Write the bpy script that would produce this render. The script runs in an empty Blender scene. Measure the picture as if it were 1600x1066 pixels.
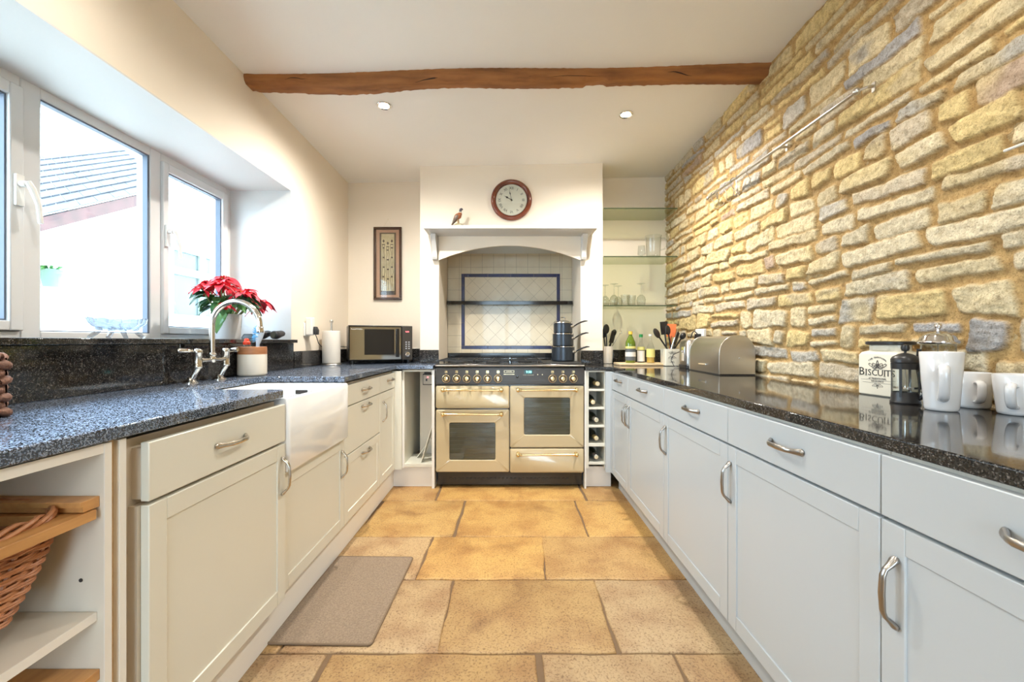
import bpy, math, random
import numpy as np
from mathutils import Vector, Matrix
PI = math.pi
C = bpy.context.scene.collection
S = bpy.context.scene
random.seed(7)

# ---------------------------------------------------------------- camera, sky, exposure
cam_d = bpy.data.cameras.new('camera'); cam_d.lens = 15.0; cam_d.sensor_width = 36.0; cam_d.clip_start = .02
cam_d.shift_x = 0.0031
cam = bpy.data.objects.new('camera', cam_d); C.objects.link(cam)
H = 1.09
cam.location = (0, 0, H); cam.rotation_euler = (PI/2, 0, 0)
S.camera = cam
S.view_settings.view_transform = 'Standard'; S.view_settings.look = 'None'
S.view_settings.gamma = 1.0; S.view_settings.use_curve_mapping = False
S.view_settings.exposure = 1.30
S.cycles.max_bounces = 9; S.cycles.diffuse_bounces = 6; S.cycles.glossy_bounces = 5
S.cycles.transmission_bounces = 8; S.cycles.transparent_max_bounces = 16
S.cycles.caustics_reflective = False; S.cycles.caustics_refractive = False
S.cycles.sample_clamp_indirect = 6
S.cycles.use_denoising = True
w = bpy.data.worlds.new('overcast_sky'); S.world = w; w.use_nodes = True
bg = w.node_tree.nodes['Background']; bg.inputs[0].default_value = (.63, .82, 1, 1); bg.inputs[1].default_value = 5.8

def portal(name, loc, rot, sx, sy):
    l = bpy.data.lights.new(name, 'AREA'); l.shape = 'RECTANGLE'; l.size = sx; l.size_y = sy
    l.cycles.is_portal = True
    o = bpy.data.objects.new(name, l); C.objects.link(o); o.location = loc; o.rotation_euler = rot
portal('window_daylight', (-1.90, 1.77, 1.58), (0, -PI/2, 0), .96, 2.1)
portal('added_door_daylight', (-.05, -2.66, 1.1), (PI/2, 0, 0), 1.3, 2.2)  # sky through the door added behind the camera
LAMP_W = 10.0; LAMP_C = (1.0, .945, .85)

# ---------------------------------------------------------------- materials
def nd(t, typ, **kw):
    n = t.nodes.new(typ)
    for k, v in kw.items(): setattr(n, k, v)
    return n
def new_mat(name):
    m = bpy.data.materials.new(name); m.use_nodes = True
    t = m.node_tree; b = t.nodes['Principled BSDF']
    return m, t, b
def c4(c): return (c[0], c[1], c[2], 1)
def mat(name, col, rough=.5, metal=0, col2=None, scale=8, bump=0, bscale=40, spec=.5, emis=None, estr=0,
        coat=0, attr=False, stretch=None, thr=(.35, .65), detail=5, rvar=0, aniso=0):
    m, t, b = new_mat(name)
    b.inputs['Roughness'].default_value = rough; b.inputs['Metallic'].default_value = metal
    b.inputs['Specular IOR Level'].default_value = spec; b.inputs['Coat Weight'].default_value = coat
    b.inputs['Base Color'].default_value = c4(col)
    m.diffuse_color = c4(col)
    tc = nd(t, 'ShaderNodeTexCoord'); src = tc.outputs['Object']
    if stretch:
        mp = nd(t, 'ShaderNodeMapping'); mp.inputs['Scale'].default_value = stretch
        t.links.new(src, mp.inputs['Vector']); src = mp.outputs[0]
    base = None
    if attr:
        a = nd(t, 'ShaderNodeAttribute', attribute_name='Col'); base = a.outputs['Color']
    if col2 or attr:
        n = nd(t, 'ShaderNodeTexNoise'); n.inputs['Scale'].default_value = scale; n.inputs['Detail'].default_value = detail
        t.links.new(src, n.inputs['Vector'])
        r = nd(t, 'ShaderNodeMapRange'); r.inputs['From Min'].default_value = thr[0]; r.inputs['From Max'].default_value = thr[1]
        t.links.new(n.outputs['Fac'], r.inputs['Value'])
        mx = nd(t, 'ShaderNodeMix', data_type='RGBA')
        t.links.new(r.outputs[0], mx.inputs['Factor'])
        if attr:
            t.links.new(base, mx.inputs['A'])
            mu = nd(t, 'ShaderNodeMix', data_type='RGBA', blend_type='MULTIPLY'); mu.inputs['Factor'].default_value = 1
            t.links.new(base, mu.inputs['A']); mu.inputs['B'].default_value = c4(col2 or (.75, .72, .68))
            t.links.new(mu.outputs['Result'], mx.inputs['B'])
        else:
            mx.inputs['A'].default_value = c4(col); mx.inputs['B'].default_value = c4(col2)
        t.links.new(mx.outputs['Result'], b.inputs['Base Color'])
        if rvar:
            rr = nd(t, 'ShaderNodeMapRange'); rr.inputs['To Min'].default_value = rough; rr.inputs['To Max'].default_value = rough+rvar
            t.links.new(r.outputs[0], rr.inputs['Value']); t.links.new(rr.outputs[0], b.inputs['Roughness'])
    if bump:
        n = nd(t, 'ShaderNodeTexNoise'); n.inputs['Scale'].default_value = bscale; n.inputs['Detail'].default_value = 6
        t.links.new(src, n.inputs['Vector'])
        bp = nd(t, 'ShaderNodeBump'); bp.inputs['Strength'].default_value = bump; bp.inputs['Distance'].default_value = .005
        t.links.new(n.outputs['Fac'], bp.inputs['Height']); t.links.new(bp.outputs[0], b.inputs['Normal'])
    if emis:
        b.inputs['Emission Color'].default_value = c4(emis); b.inputs['Emission Strength'].default_value = estr
    return m
def thin_glass(name, tint=(1, 1, 1), refl=1.0, rough=.0, ior=1.5, base=0.0):
    m = bpy.data.materials.new(name); m.use_nodes = True; t = m.node_tree; t.nodes.clear()
    out = nd(t, 'ShaderNodeOutputMaterial'); tr = nd(t, 'ShaderNodeBsdfTransparent'); gl = nd(t, 'ShaderNodeBsdfGlossy')
    tr.inputs[0].default_value = c4(tint); gl.inputs['Roughness'].default_value = rough
    fr = nd(t, 'ShaderNodeLayerWeight'); fr.inputs['Blend'].default_value = .5
    pw = nd(t, 'ShaderNodeMath', operation='POWER'); pw.inputs[1].default_value = 4.0
    t.links.new(fr.outputs['Facing'], pw.inputs[0])
    f0 = ((ior-1)/(ior+1))**2
    mr = nd(t, 'ShaderNodeMapRange'); mr.inputs['To Min'].default_value = max(base, f0); mr.inputs['To Max'].default_value = refl
    mx = nd(t, 'ShaderNodeMixShader')
    t.links.new(pw.outputs[0], mr.inputs['Value']); t.links.new(mr.outputs[0], mx.inputs[0])
    t.links.new(tr.outputs[0], mx.inputs[1]); t.links.new(gl.outputs[0], mx.inputs[2]); t.links.new(mx.outputs[0], out.inputs[0])
    return m
def granite(name, cols, rough, rv, scale=160, flake=.5):
    m, t, b = new_mat(name)
    tc = nd(t, 'ShaderNodeTexCoord')
    v = nd(t, 'ShaderNodeTexVoronoi'); v.inputs['Scale'].default_value = scale; t.links.new(tc.outputs['Object'], v.inputs['Vector'])
    sep = nd(t, 'ShaderNodeSeparateColor'); t.links.new(v.outputs['Color'], sep.inputs[0])
    n = nd(t, 'ShaderNodeTexNoise'); n.inputs['Scale'].default_value = scale*.25; n.inputs['Detail'].default_value = 4
    t.links.new(tc.outputs['Object'], n.inputs['Vector'])
    ma = nd(t, 'ShaderNodeMath', operation='MULTIPLY_ADD'); ma.inputs[1].default_value = .6; t.links.new(sep.outputs[0], ma.inputs[0])
    mb = nd(t, 'ShaderNodeMath', operation='MULTIPLY'); mb.inputs[1].default_value = .55; t.links.new(n.outputs['Fac'], mb.inputs[0])
    t.links.new(mb.outputs[0], ma.inputs[2])
    cr = nd(t, 'ShaderNodeValToRGB'); e = cr.color_ramp.elements
    e[0].position = .38; e[0].color = c4(cols[0]); e[1].position = .88; e[1].color = c4(cols[2])
    x = e.new(.66); x.color = c4(cols[1]); x = e.new(.78); x.color = c4(cols[1])
    t.links.new(ma.outputs[0], cr.inputs[0]); t.links.new(cr.outputs[0], b.inputs['Base Color'])
    mr = nd(t, 'ShaderNodeMapRange'); mr.inputs['To Min'].default_value = rough; mr.inputs['To Max'].default_value = rough+rv
    t.links.new(sep.outputs[1], mr.inputs['Value']); t.links.new(mr.outputs[0], b.inputs['Roughness'])
    b.inputs['Specular IOR Level'].default_value = min(flake, 1)
    if flake > .8:
        g = nd(t, 'ShaderNodeMath', operation='GREATER_THAN'); g.inputs[1].default_value = .66; t.links.new(sep.outputs[1], g.inputs[0])
        mm = nd(t, 'ShaderNodeMath', operation='MULTIPLY'); mm.inputs[1].default_value = .85; t.links.new(g.outputs[0], mm.inputs[0])
        t.links.new(mm.outputs[0], b.inputs['Metallic'])
        mc = nd(t, 'ShaderNodeMix', data_type='RGBA'); mc.inputs['B'].default_value = (.26, .33, .46, 1)
        t.links.new(g.outputs[0], mc.inputs['Factor']); t.links.new(cr.outputs[0], mc.inputs['A']); t.links.new(mc.outputs['Result'], b.inputs['Base Color'])
        r2 = nd(t, 'ShaderNodeMapRange'); r2.inputs['To Min'].default_value = rough; r2.inputs['To Max'].default_value = .46; t.links.new(g.outputs[0], r2.inputs['Value'])
        t.links.new(r2.outputs[0], b.inputs['Roughness'])
    return m

M = {}
M['wall'] = mat('wall_paint', (.84, .76, .65), .75, col2=(.82, .74, .625), scale=1.6, bump=.12, bscale=60)
M['white_paint'] = mat('white_paint', (.66, .655, .64), .6, col2=(.64, .635, .62), scale=2, bump=.1, bscale=50)
M['ceiling'] = mat('ceiling_paint', (.86, .84, .81), .8, col2=(.84, .82, .79), scale=1.2, bump=.08, bscale=40)
M['upvc'] = mat('white_upvc', (.72, .73, .74), .3)
M['gasket'] = mat('grey_gasket', (.12, .15, .2), .5)
M['pane'] = thin_glass('window_glass', (.97, .985, .98), .9)
M['cream'] = mat('cream_painted_door', (.74, .73, .65), .32, col2=(.725, .715, .635), scale=2)
M['carcass'] = mat('cream_carcass', (.60, .52, .42), .5)
M['ivory'] = mat('daylight_tinted_door', (.49, .53, .56), .32, col2=(.48, .52, .55), scale=2)  # same door paint as cream, tinted with the cool daylight falling there
M['carcass_w'] = mat('white_melamine', (.72, .67, .58), .45)
M['edge'] = mat('white_edging', (.82, .80, .76), .4)
M['dark'] = mat('dark_void', (.03, .027, .025), .7)
M['granite'] = granite('black_granite', ((.006, .006, .007), (.028, .026, .025), (.16, .15, .14)), .03, .07, 420)
M['granite_sheen'] = granite('sheen_tinted_granite', ((.010, .013, .020), (.035, .048, .075), (.40, .47, .60)), .06, .42, 420, 1.0)  # pearl flakes, with the window's blue sheen painted into their colour
M['ceramic'] = mat('white_fireclay', (.84, .85, .86), .08, coat=.5)
M['steel'] = mat('brushed_steel', (.55, .53, .50), .28, 1, bump=.03, bscale=300)
M['pewter'] = mat('satin_pewter', (.36, .34, .32), .28, 1)
M['chrome'] = mat('chrome', (.75, .75, .76), .07, 1)
M['nickel'] = mat('satin_nickel_tap', (.60, .56, .50), .17, 1)
M['brass'] = mat('polished_brass', (.80, .62, .33), .18, 1)
M['range_cream'] = mat('cream_enamel', (.54, .44, .27), .16, coat=.4)
M['black_en'] = mat('black_enamel', (.022, .021, .020), .18, coat=.3)
M['black_panel'] = mat('black_control_panel', (.045, .038, .032), .3)
M['iron'] = mat('cast_iron', (.02, .02, .02), .55, bump=.2, bscale=200)
M['oven_glass'] = mat('oven_glass', (.045, .05, .03), .04, spec=.9, coat=.6)
M['black_gl'] = mat('black_gloss', (.012, .012, .013), .1)
M['black_pl'] = mat('black_plastic', (.018, .018, .02), .35)
M['white_pl'] = mat('white_plastic', (.80, .79, .76), .35)
M['beam'] = mat('old_oak_beam', (.40, .165, .05), .8, col2=(.17, .062, .02), scale=9, stretch=(.35, 2.5, 2.5), bump=.9, bscale=22, thr=(.3, .72), detail=8)
M['beam_crack'] = mat('beam_crack', (.035, .013, .006), .9)
M['wood'] = mat('golden_beech', (.62, .33, .12), .4, col2=(.50, .25, .085), scale=6, stretch=(8, 1, 8))
M['woodlight'] = mat('pale_beech', (.75, .56, .34), .45, col2=(.66, .47, .27), scale=8, stretch=(1, 1, 8))
M['acacia'] = mat('acacia_wood', (.45, .19, .08), .4, col2=(.28, .11, .05), scale=14, stretch=(1, 1, 5))
M['wicker'] = mat('brown_wicker', (.52, .23, .10), .45, col2=(.36, .14, .055), scale=30)
M['hyacinth'] = mat('water_hyacinth', (.30, .15, .10), .65, col2=(.16, .075, .05), scale=40, bump=.6, bscale=120)
M['mahogany'] = mat('mahogany', (.20, .045, .018), .18, col2=(.11, .02, .01), scale=12, coat=.5)
M['dial'] = mat('clock_dial', (.74, .70, .60), .45)
M['ink'] = mat('black_ink', (.02, .018, .016), .6)
M['ink_soft'] = mat('grey_ink', (.12, .11, .10), .6)
M['tile'] = mat('cream_glazed_tile', (.70, .62, .46), .28, col2=(.65, .56, .40), scale=7, coat=.3)
M['grout'] = mat('tile_grout', (.26, .20, .13), .8)
M['bluetile'] = mat('cobalt_border_tile', (.012, .02, .12), .25, coat=.2, col2=(.03, .03, .07), scale=5)
M['mat'] = mat('grey_brown_carpet', (.33, .25, .18), .95, col2=(.24, .18, .13), scale=160, bump=1, bscale=260)
M['mat_edge'] = mat('mat_binding', (.20, .14, .09), .85)
M['slab'] = mat('limestone_flag', (.6, .4, .2), .45, attr=True, col2=(.74, .64, .58), scale=5.5, thr=(.42, .68), detail=10, bump=.6, bscale=45, rvar=.15)
M['joint'] = mat('floor_joint', (.16, .10, .055), .9)
M['stone'] = mat('rubble_stone', (.6, .5, .3), .85, attr=True, col2=(.70, .66, .60), scale=42, thr=(.42, .70), detail=8, bump=1.0, bscale=85)
M['glass'] = thin_glass('clear_glass', (.93, .94, .93), 1.0, .02, 1.5, .04)
M['shelf_glass'] = thin_glass('green_shelf_glass', (.80, .84, .70), .9, .0, 1.5, .02)
M['shelf_edge'] = mat('green_glass_edge', (.05, .07, .035), .1)
M['crystal'] = thin_glass('cut_crystal', (.78, .81, .85), 1.0, .03, 1.9, .25)
M['bottle_dark'] = mat('dark_green_bottle', (.010, .016, .008), .06, coat=.6)
M['bottle_green'] = mat('green_oil_bottle', (.10, .16, .01), .05, coat=.6)
M['foil_gold'] = mat('gold_foil', (.62, .45, .20), .3, .6)
M['foil_silver'] = mat('silver_foil', (.62, .58, .54), .3, .6)
M['foil_grey'] = mat('grey_foil', (.30, .29, .30), .3, .7)
M['foil_rim'] = mat('cream_foil', (.75, .68, .48), .35, .3)
M['red'] = mat('red_bract', (.80, .03, .05), .5, col2=(.60, .012, .03), scale=25)
M['pink'] = mat('pink_bract', (.75, .16, .20), .5, col2=(.68, .05, .08), scale=25)
M['leaf'] = mat('poinsettia_leaf', (.07, .20, .035), .45, col2=(.03, .11, .04), scale=18)
M['leaf2'] = mat('dark_poinsettia_leaf', (.02, .075, .03), .45)
M['stem'] = mat('green_stem', (.25, .30, .10), .6)
M['bud'] = mat('yellow_bud', (.65, .55, .05), .5)
M['paper'] = mat('kitchen_paper', (.80, .755, .69), .9, bump=.3, bscale=200)
M['stoneware'] = mat('glazed_stoneware', (.78, .72, .62), .3)
M['porcelain'] = mat('white_porcelain', (.74, .74, .75), .1, coat=.4)
M['jar'] = mat('ivory_ceramic', (.80, .76, .64), .18, coat=.3)
M['redcap'] = mat('red_cap', (.75, .06, .02), .4)
M['yellow'] = mat('yellow_label', (.72, .66, .22), .5)
M['yellowcap'] = mat('gold_cap', (.80, .52, .06), .4)
M['greencap'] = mat('green_cap', (.02, .25, .06), .4)
M['label_w'] = mat('white_label', (.72, .70, .66), .5)
M['label_d'] = mat('dark_label', (.10, .11, .12), .5)
M['liquid'] = mat('amber_oil', (.62, .40, .08), .1)
M['blue_br'] = mat('blue_bristle', (.12, .38, .62), .5)
M['grey_pl'] = mat('grey_plastic', (.45, .47, .50), .45)
M['orange'] = mat('orange_handle', (.75, .17, .04), .5)
M['lens'] = mat('lit_lamp_lens', (1, .9, .7), .4, emis=(1, .86, .62), estr=9)
M['cyan'] = mat('lit_clock_digits', (.1, .6, .6), .4, emis=(.35, 1, .95), estr=1.2)
M['redled'] = mat('lit_red_display', (.8, .1, .1), .4, emis=(1, .2, .22), estr=1.5)
M['display'] = mat('display_window', (.01, .05, .05), .2)
M['slate'] = mat('roof_slate', (.075, .08, .095), .6, col2=(.035, .04, .05), scale=6, bump=.5, bscale=20)
M['barge'] = mat('red_brown_bargeboard', (.09, .035, .03), .6, col2=(.06, .028, .022), scale=8)
M['render_w'] = mat('white_house_render', (.80, .785, .76), .9, bump=.4, bscale=60)
M['mint'] = mat('pale_green_planter', (.10, .16, .12), .5)
M['bounce_ground'] = mat('daylight_bounce_ground', (.62, .60, .56), .9, col2=(.56, .54, .50), scale=3)  # unseen ground made pale so it bounces daylight up to the ceiling
M['anod'] = mat('grey_anodised_pan', (.045, .055, .07), .28, .55)
M['pic_frame'] = mat('dark_brown_frame', (.05, .022, .012), .25, coat=.3)
M['pic_mount'] = mat('tan_mount', (.48, .27, .18), .8)
M['pic_paper'] = mat('papyrus_paper', (.62, .52, .34), .8, col2=(.52, .42, .25), scale=25)
M['pic_brown'] = mat('brown_print', (.09, .055, .035), .8)
M['attr'] = mat('painted_ceramic', (.5, .3, .2), .35, attr=True, scale=60, coat=.2)
M['brushbr'] = mat('white_switch_face', (.78, .72, .63), .4)

# ---------------------------------------------------------------- mesh helpers
class MB:
    def __init__(s): s.v = []; s.f = []; s.c = None
    def add(s, vs, fs, T=None):
        o = len(s.v)
        if T is not None: vs = [T @ Vector(p) for p in vs]
        s.v += [tuple(p) for p in vs]; s.f += [tuple(i+o for i in f) for f in fs]; return s
    def box(s, x0, x1, y0, y1, z0, z1, T=None):
        if x0 > x1: x0, x1 = x1, x0
        if y0 > y1: y0, y1 = y1, y0
        vs = [(x0,y0,z0),(x1,y0,z0),(x1,y1,z0),(x0,y1,z0),(x0,y0,z1),(x1,y0,z1),(x1,y1,z1),(x0,y1,z1)]
        return s.add(vs, [(0,3,2,1),(4,5,6,7),(0,1,5,4),(1,2,6,5),(2,3,7,6),(3,0,4,7)], T)
    def loft(s, loops, cap0=True, cap1=True, T=None):
        n = len(loops[0]); vs = [p for l in loops for p in l]; fs = []
        for k in range(len(loops)-1):
            for i in range(n):
                j = (i+1) % n
                fs.append((k*n+i, k*n+j, (k+1)*n+j, (k+1)*n+i))
        if cap0: fs.append(tuple(range(n-1, -1, -1)))
        if cap1: fs.append(tuple((len(loops)-1)*n+i for i in range(n)))
        return s.add(vs, fs, T)
    def lathe(s, prof, c=(0,0,0), n=32, T=None, sx=1, sy=1, cap=True):
        loops = []
        for r, z in prof:
            r = max(r, 1e-5)
            loops.append([(c[0]+r*sx*math.cos(2*PI*i/n), c[1]+r*sy*math.sin(2*PI*i/n), c[2]+z) for i in range(n)])
        return s.loft(loops, cap, cap, T)
    def cyl(s, p0, p1, r0, r1=None, n=20):
        return s.tube([p0, p1], [r0, r0 if r1 is None else r1], n)
    def tube(s, pts, r, n=10, closed=False, cap=True, sc=None):
        pts = [Vector(p) for p in pts]; m = len(pts)
        rs = r if isinstance(r, (list, tuple)) else [r]*m
        t0 = (pts[1]-pts[0]).normalized()
        up = Vector((0,0,1)) if abs(t0.z) < .9 else Vector((1,0,0))
        u = t0.cross(up).normalized(); loops = []
        for k in range(m):
            if closed: t = (pts[(k+1) % m]-pts[k-1]).normalized()
            elif k == 0: t = t0
            elif k == m-1: t = (pts[k]-pts[k-1]).normalized()
            else: t = ((pts[k+1]-pts[k]).normalized()+(pts[k]-pts[k-1]).normalized()).normalized()
            u = (u - t*u.dot(t)).normalized(); v = t.cross(u)
            a, b = (1, 1) if sc is None else sc
            loops.append([tuple(pts[k]+u*(rs[k]*a*math.cos(2*PI*i/n))+v*(rs[k]*b*math.sin(2*PI*i/n))) for i in range(n)])
        if closed: loops.append(loops[0]); cap = False
        return s.loft(loops, cap, cap)
    def ball(s, c, r, n=16, m=10, T=None):
        r = (r, r, r) if not isinstance(r, (tuple, list)) else r
        loops = []
        for k in range(m+1):
            a = -PI/2 + PI*k/m; q = max(math.cos(a), 1e-4)
            loops.append([(c[0]+r[0]*q*math.cos(2*PI*i/n), c[1]+r[1]*q*math.sin(2*PI*i/n), c[2]+r[2]*math.sin(a)) for i in range(n)])
        return s.loft(loops, True, True, T)
    def prism(s, poly, ax, a0, a1, T=None):
        def P(p, a):
            return (a, p[0], p[1]) if ax == 'x' else ((p[0], a, p[1]) if ax == 'y' else (p[0], p[1], a))
        return s.loft([[P(p, a0) for p in poly], [P(p, a1) for p in poly]], True, True, T)
def link(name, me, parent=None, loc=None):
    o = bpy.data.objects.new(name, me); C.objects.link(o)
    if parent is not None: o.parent = parent
    if loc is not None: o.location = loc
    return o
def root_loc(p):
    l = Vector((0,0,0))
    while p is not None: l += p.location; p = p.parent
    return l
def tag(o, label=None, cat=None, group=None, kind=None):
    if label: o['label'] = label
    if cat: o['category'] = cat
    if group: o['group'] = group
    if kind: o['kind'] = kind
    return o
def build(name, mb, m, parent=None, w=True, bev=0, smooth=35, seg=2, sub=0, label=None, origin=None):
    """w=True: vertices are in world space and the parent chain is unrotated"""
    me = bpy.data.meshes.new(name)
    vs = mb.v; off = Vector((0,0,0))
    if w and parent is not None: off = root_loc(parent)
    if origin is not None: off = Vector(origin)
    if off.length > 0: vs = [(p[0]-off.x, p[1]-off.y, p[2]-off.z) for p in vs]
    me.from_pydata(vs, [], mb.f)
    import bmesh
    b = bmesh.new(); b.from_mesh(me); bmesh.ops.recalc_face_normals(b, faces=b.faces); b.to_mesh(me); b.free()
    mm = m if not isinstance(m, str) else M[m]
    me.materials.append(mm)
    if mb.c is not None:
        a = me.color_attributes.new('Col', 'FLOAT_COLOR', 'POINT')
        a.data.foreach_set('color', np.array([(q[0], q[1], q[2], 1) for q in mb.c], dtype=np.float32).ravel())
    if smooth:
        me.polygons.foreach_set('use_smooth', [True]*len(me.polygons))
        me.set_sharp_from_angle(angle=math.radians(smooth))
    o = link(name, me, parent, origin)
    if bev:
        md = o.modifiers.new('bevel', 'BEVEL'); md.width = bev; md.segments = seg; md.limit_method = 'ANGLE'; md.angle_limit = math.radians(40)
    if sub:
        md = o.modifiers.new('subsurf', 'SUBSURF'); md.levels = sub; md.render_levels = sub
    if label: o['label'] = label
    return o
def thing(name, label, cat, loc=(0,0,0), group=None, rz=0):
    o = bpy.data.objects.new(name, None); C.objects.link(o); o.location = loc; o.rotation_euler = (0, 0, rz)
    o.empty_display_size = .05
    return tag(o, label, cat, group)
def struct(name, mb, m, **k): return tag(build(name, mb, m, **k), kind='structure')
def copy_tree(o, parent=None):
    c = o.copy(); C.objects.link(c); c.parent = parent
    for ch in list(o.children): copy_tree(ch, c)
    return c
_txt = {}
def text_geo(s, size):
    k = (s, size)
    if k not in _txt:
        cu = bpy.data.curves.new('t', 'FONT'); cu.body = s; cu.size = size; cu.extrude = .0004; cu.align_x = 'CENTER'; cu.align_y = 'CENTER'; cu.resolution_u = 2
        o = bpy.data.objects.new('t', cu); C.objects.link(o)
        dg = bpy.context.evaluated_depsgraph_get(); me = bpy.data.meshes.new_from_object(o.evaluated_get(dg))
        _txt[k] = ([tuple(v.co) for v in me.vertices], [tuple(p.vertices) for p in me.polygons])
        bpy.data.objects.remove(o); bpy.data.curves.remove(cu); bpy.data.meshes.remove(me)
    return _txt[k]
def text(mb, s, size, T): v, f = text_geo(s, size); return mb.add(v, f, T)
def frame_T(o, right, up):
    r = Vector(right).normalized(); u = Vector(up).normalized(); n = r.cross(u)
    m = Matrix((r, u, n)).transposed().to_4x4(); m.translation = Vector(o); return m
def rrect(cx, cy, hx, hy, r, z, n=5):
    p = []
    for (sx, sy, a0) in ((1,1,0), (-1,1,PI/2), (-1,-1,PI), (1,-1,3*PI/2)):
        for i in range(n+1):
            a = a0+PI/2*i/n
            p.append((cx+sx*(hx-r)+r*math.cos(a), cy+sy*(hy-r)+r*math.sin(a), z))
    return p
def ceil_z(x, y=2.3): return 2.515+.019*x+.022*(3.776-y)

# ---------------------------------------------------------------- room shell
XL, XR, YB, YR = -1.42, 1.387, 3.776, -2.6
WX = -1.85                       # window plane
W0, W1, WZ0, WZ1 = .72, 2.785, 1.10, 2.075
b = MB()
b.box(WX-.1, XL, YR, W0, 0, 2.7); b.box(WX-.1, XL, W1, 4.1, 0, 2.7); b.box(WX-.1, XL, W0, W1, WZ1, 2.7); b.box(WX-.1, XL, W0, W1, 0, WZ0-.0225); b.box(WX-.1, WX-.04, W0, W1, WZ0-.0225, WZ0)
struct('wall_left', b, 'wall')
b = MB(); e = .006                # white reveal linings
b.box(WX, XL+.001, W0, W1, WZ1-e, WZ1+.001); b.box(WX, XL+.001, W1-e, W1+.001, WZ0, WZ1); b.box(WX, XL+.001, W0-.001, W0+e, WZ0, WZ1)
struct('trim_1', b, 'white_paint')
b = MB(); b.box(XL-.1, -.7225, YB, 4.1, 0, 2.7); b.box(.764, 1.5, YB, 4.1, 0, 2.7); struct('wall_back', b, 'wall')
b = MB(); b.prism([(-.7225, 0), (-.566, 0), (-.566, 1.90), (.582, 1.90), (.582, 0), (.764, 0), (.764, 2.7), (-.7225, 2.7)], 'y', 3.466, 3.941); b.box(-.7225, .764, 3.942, 4.1, 0, 2.7); struct('wall_chimney_breast', b, 'wall', bev=.004)
b = MB(); b.box(-2.0, -.7, YR-.1, YR, 0, 2.7); b.box(.6, 1.6, YR-.1, YR, 0, 2.7); b.box(-.7, .6, YR-.1, YR, 2.15, 2.7)
struct('wall_rear', b, 'wall')
b = MB(); b.loft([[(-2.0, YR-.1, ceil_z(-2.0, YR-.1)), (1.6, YR-.1, ceil_z(1.6, YR-.1)), (1.6, 4.1, ceil_z(1.6, 4.1)), (-2.0, 4.1, ceil_z(-2.0, 4.1))],
                  [(-2.0, YR-.1, 2.76), (1.6, YR-.1, 2.76), (1.6, 4.1, 2.76), (-2.0, 4.1, 2.76)]]); struct('ceiling', b, 'ceiling')
# glazed door added in the unseen rear wall for the daylight it lets in
b = MB()
for x0, x1 in ((-.7, -.63), (-.09, -.01), (.53, .6)): b.box(x0, x1, YR-.07, YR-.01, 0, 2.15)
for x0, x1 in ((-.63, -.09), (-.01, .53)): b.box(x0, x1, YR-.07, YR-.01, 2.08, 2.15); b.box(x0, x1, YR-.07, YR-.01, 0, .1)
dr = struct('added_door_1', b, 'upvc')
b = MB(); b.box(-.63, -.09, YR-.05, YR-.04, .1, 2.08); b.box(-.01, .53, YR-.05, YR-.04, .1, 2.08); build('pane', b, 'pane', dr)

# window
def win_frame():
    fr = MB(); d0, d1 = WX-.035, WX+.035
    for (ya, yb) in ((W0+.05, 1.585), (1.655, 2.16), (2.225, 2.735)): fr.box(d0, d1, ya, yb, WZ0, WZ0+.028); fr.box(d0, d1, ya, yb, WZ1-.045, WZ1)
    fr.box(d0, d1, 2.735, W1, WZ0, WZ1); fr.box(d0, d1, W0, W0+.05, WZ0, WZ1)
    fr.box(d0, d1, 1.585, 1.655, WZ0, WZ1); fr.box(d0, d1, 2.16, 2.225, WZ0, WZ1)
    o = struct('window_1', fr, 'upvc', bev=.004)
    for i, (y0, y1) in enumerate(((W0+.05, 1.585), (2.225, 2.735))):
        s = MB(); a = .045; q0, q1 = WX-.01, WX+.05
        z0, z1 = WZ0+.028, WZ1-.045
        s.box(q0, q1, y0+a*.8, y1-a, z0, z0+a*.8); s.box(q0, q1, y0+a*.8, y1-a, z1-a, z1); s.box(q0, q1, y0, y0+a*.8, z0, z1); s.box(q0, q1, y1-a, y1, z0, z1)
        so = build('sash', s, 'upvc', o, bev=.004)
        g = MB(); yy0, yy1, zz0, zz1 = y0+a*.8, y1-a, z0+a*.8, z1-a
        g.box(WX-.004, WX+.004, yy0, yy1, zz0, zz1); build('pane', g, 'pane', so)
        k = MB(); t = .006
        for (A, B, Cc, D) in ((yy0+t, yy1-t, zz0, zz0+t), (yy0+t, yy1-t, zz1-t, zz1), (yy0, yy0+t, zz0, zz1), (yy1-t, yy1, zz0, zz1)):
            k.box(WX+.005, WX+.035, A, B, Cc, D)
        build('gasket', k, 'gasket', so)
        hy = y1-.022 if i == 0 else y0+.02
        h = MB(); hx = WX+.05
        h.box(hx, hx+.012, hy-.014, hy+.014, 1.585, 1.70); h.cyl((hx+.012, hy, 1.665), (hx+.035, hy, 1.665), .011)
        h.tube([(hx+.035, hy, 1.675), (hx+.042, hy+.012, 1.65), (hx+.044, hy+.03, 1.60), (hx+.044, hy+.038, 1.53)], [.011, .011, .009, .008], 10)
        build('handle', h, 'white_pl', o, bev=.002)
    g = MB(); g.box(WX-.004, WX+.004, 1.655, 2.16, WZ0+.028, WZ1-.045); build('pane', g, 'pane', o)
    k = MB(); t = .012
    for (A, B, Cc, D) in ((1.658, 2.16-t, WZ0+.028, WZ0+.032), (1.658, 2.16-t, WZ1-.052, WZ1-.045), (1.655, 1.658, WZ0+.028, WZ1-.045), (2.16-t, 2.16, WZ0+.028, WZ1-.045)):
        k.box(WX+.005, WX+.03, A, B, Cc, D)
    build('gasket', k, 'gasket', o)
win_frame()
b = MB(); b.box(WX-.039, XL, W0+.001, W1-.001, WZ0-.022, WZ0-.0005); b.box(XL+.0005, -1.385, .6, 2.80, WZ0-.022, WZ0-.0005); struct('trim_2', b, 'granite', bev=.003)   # granite window board

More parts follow.
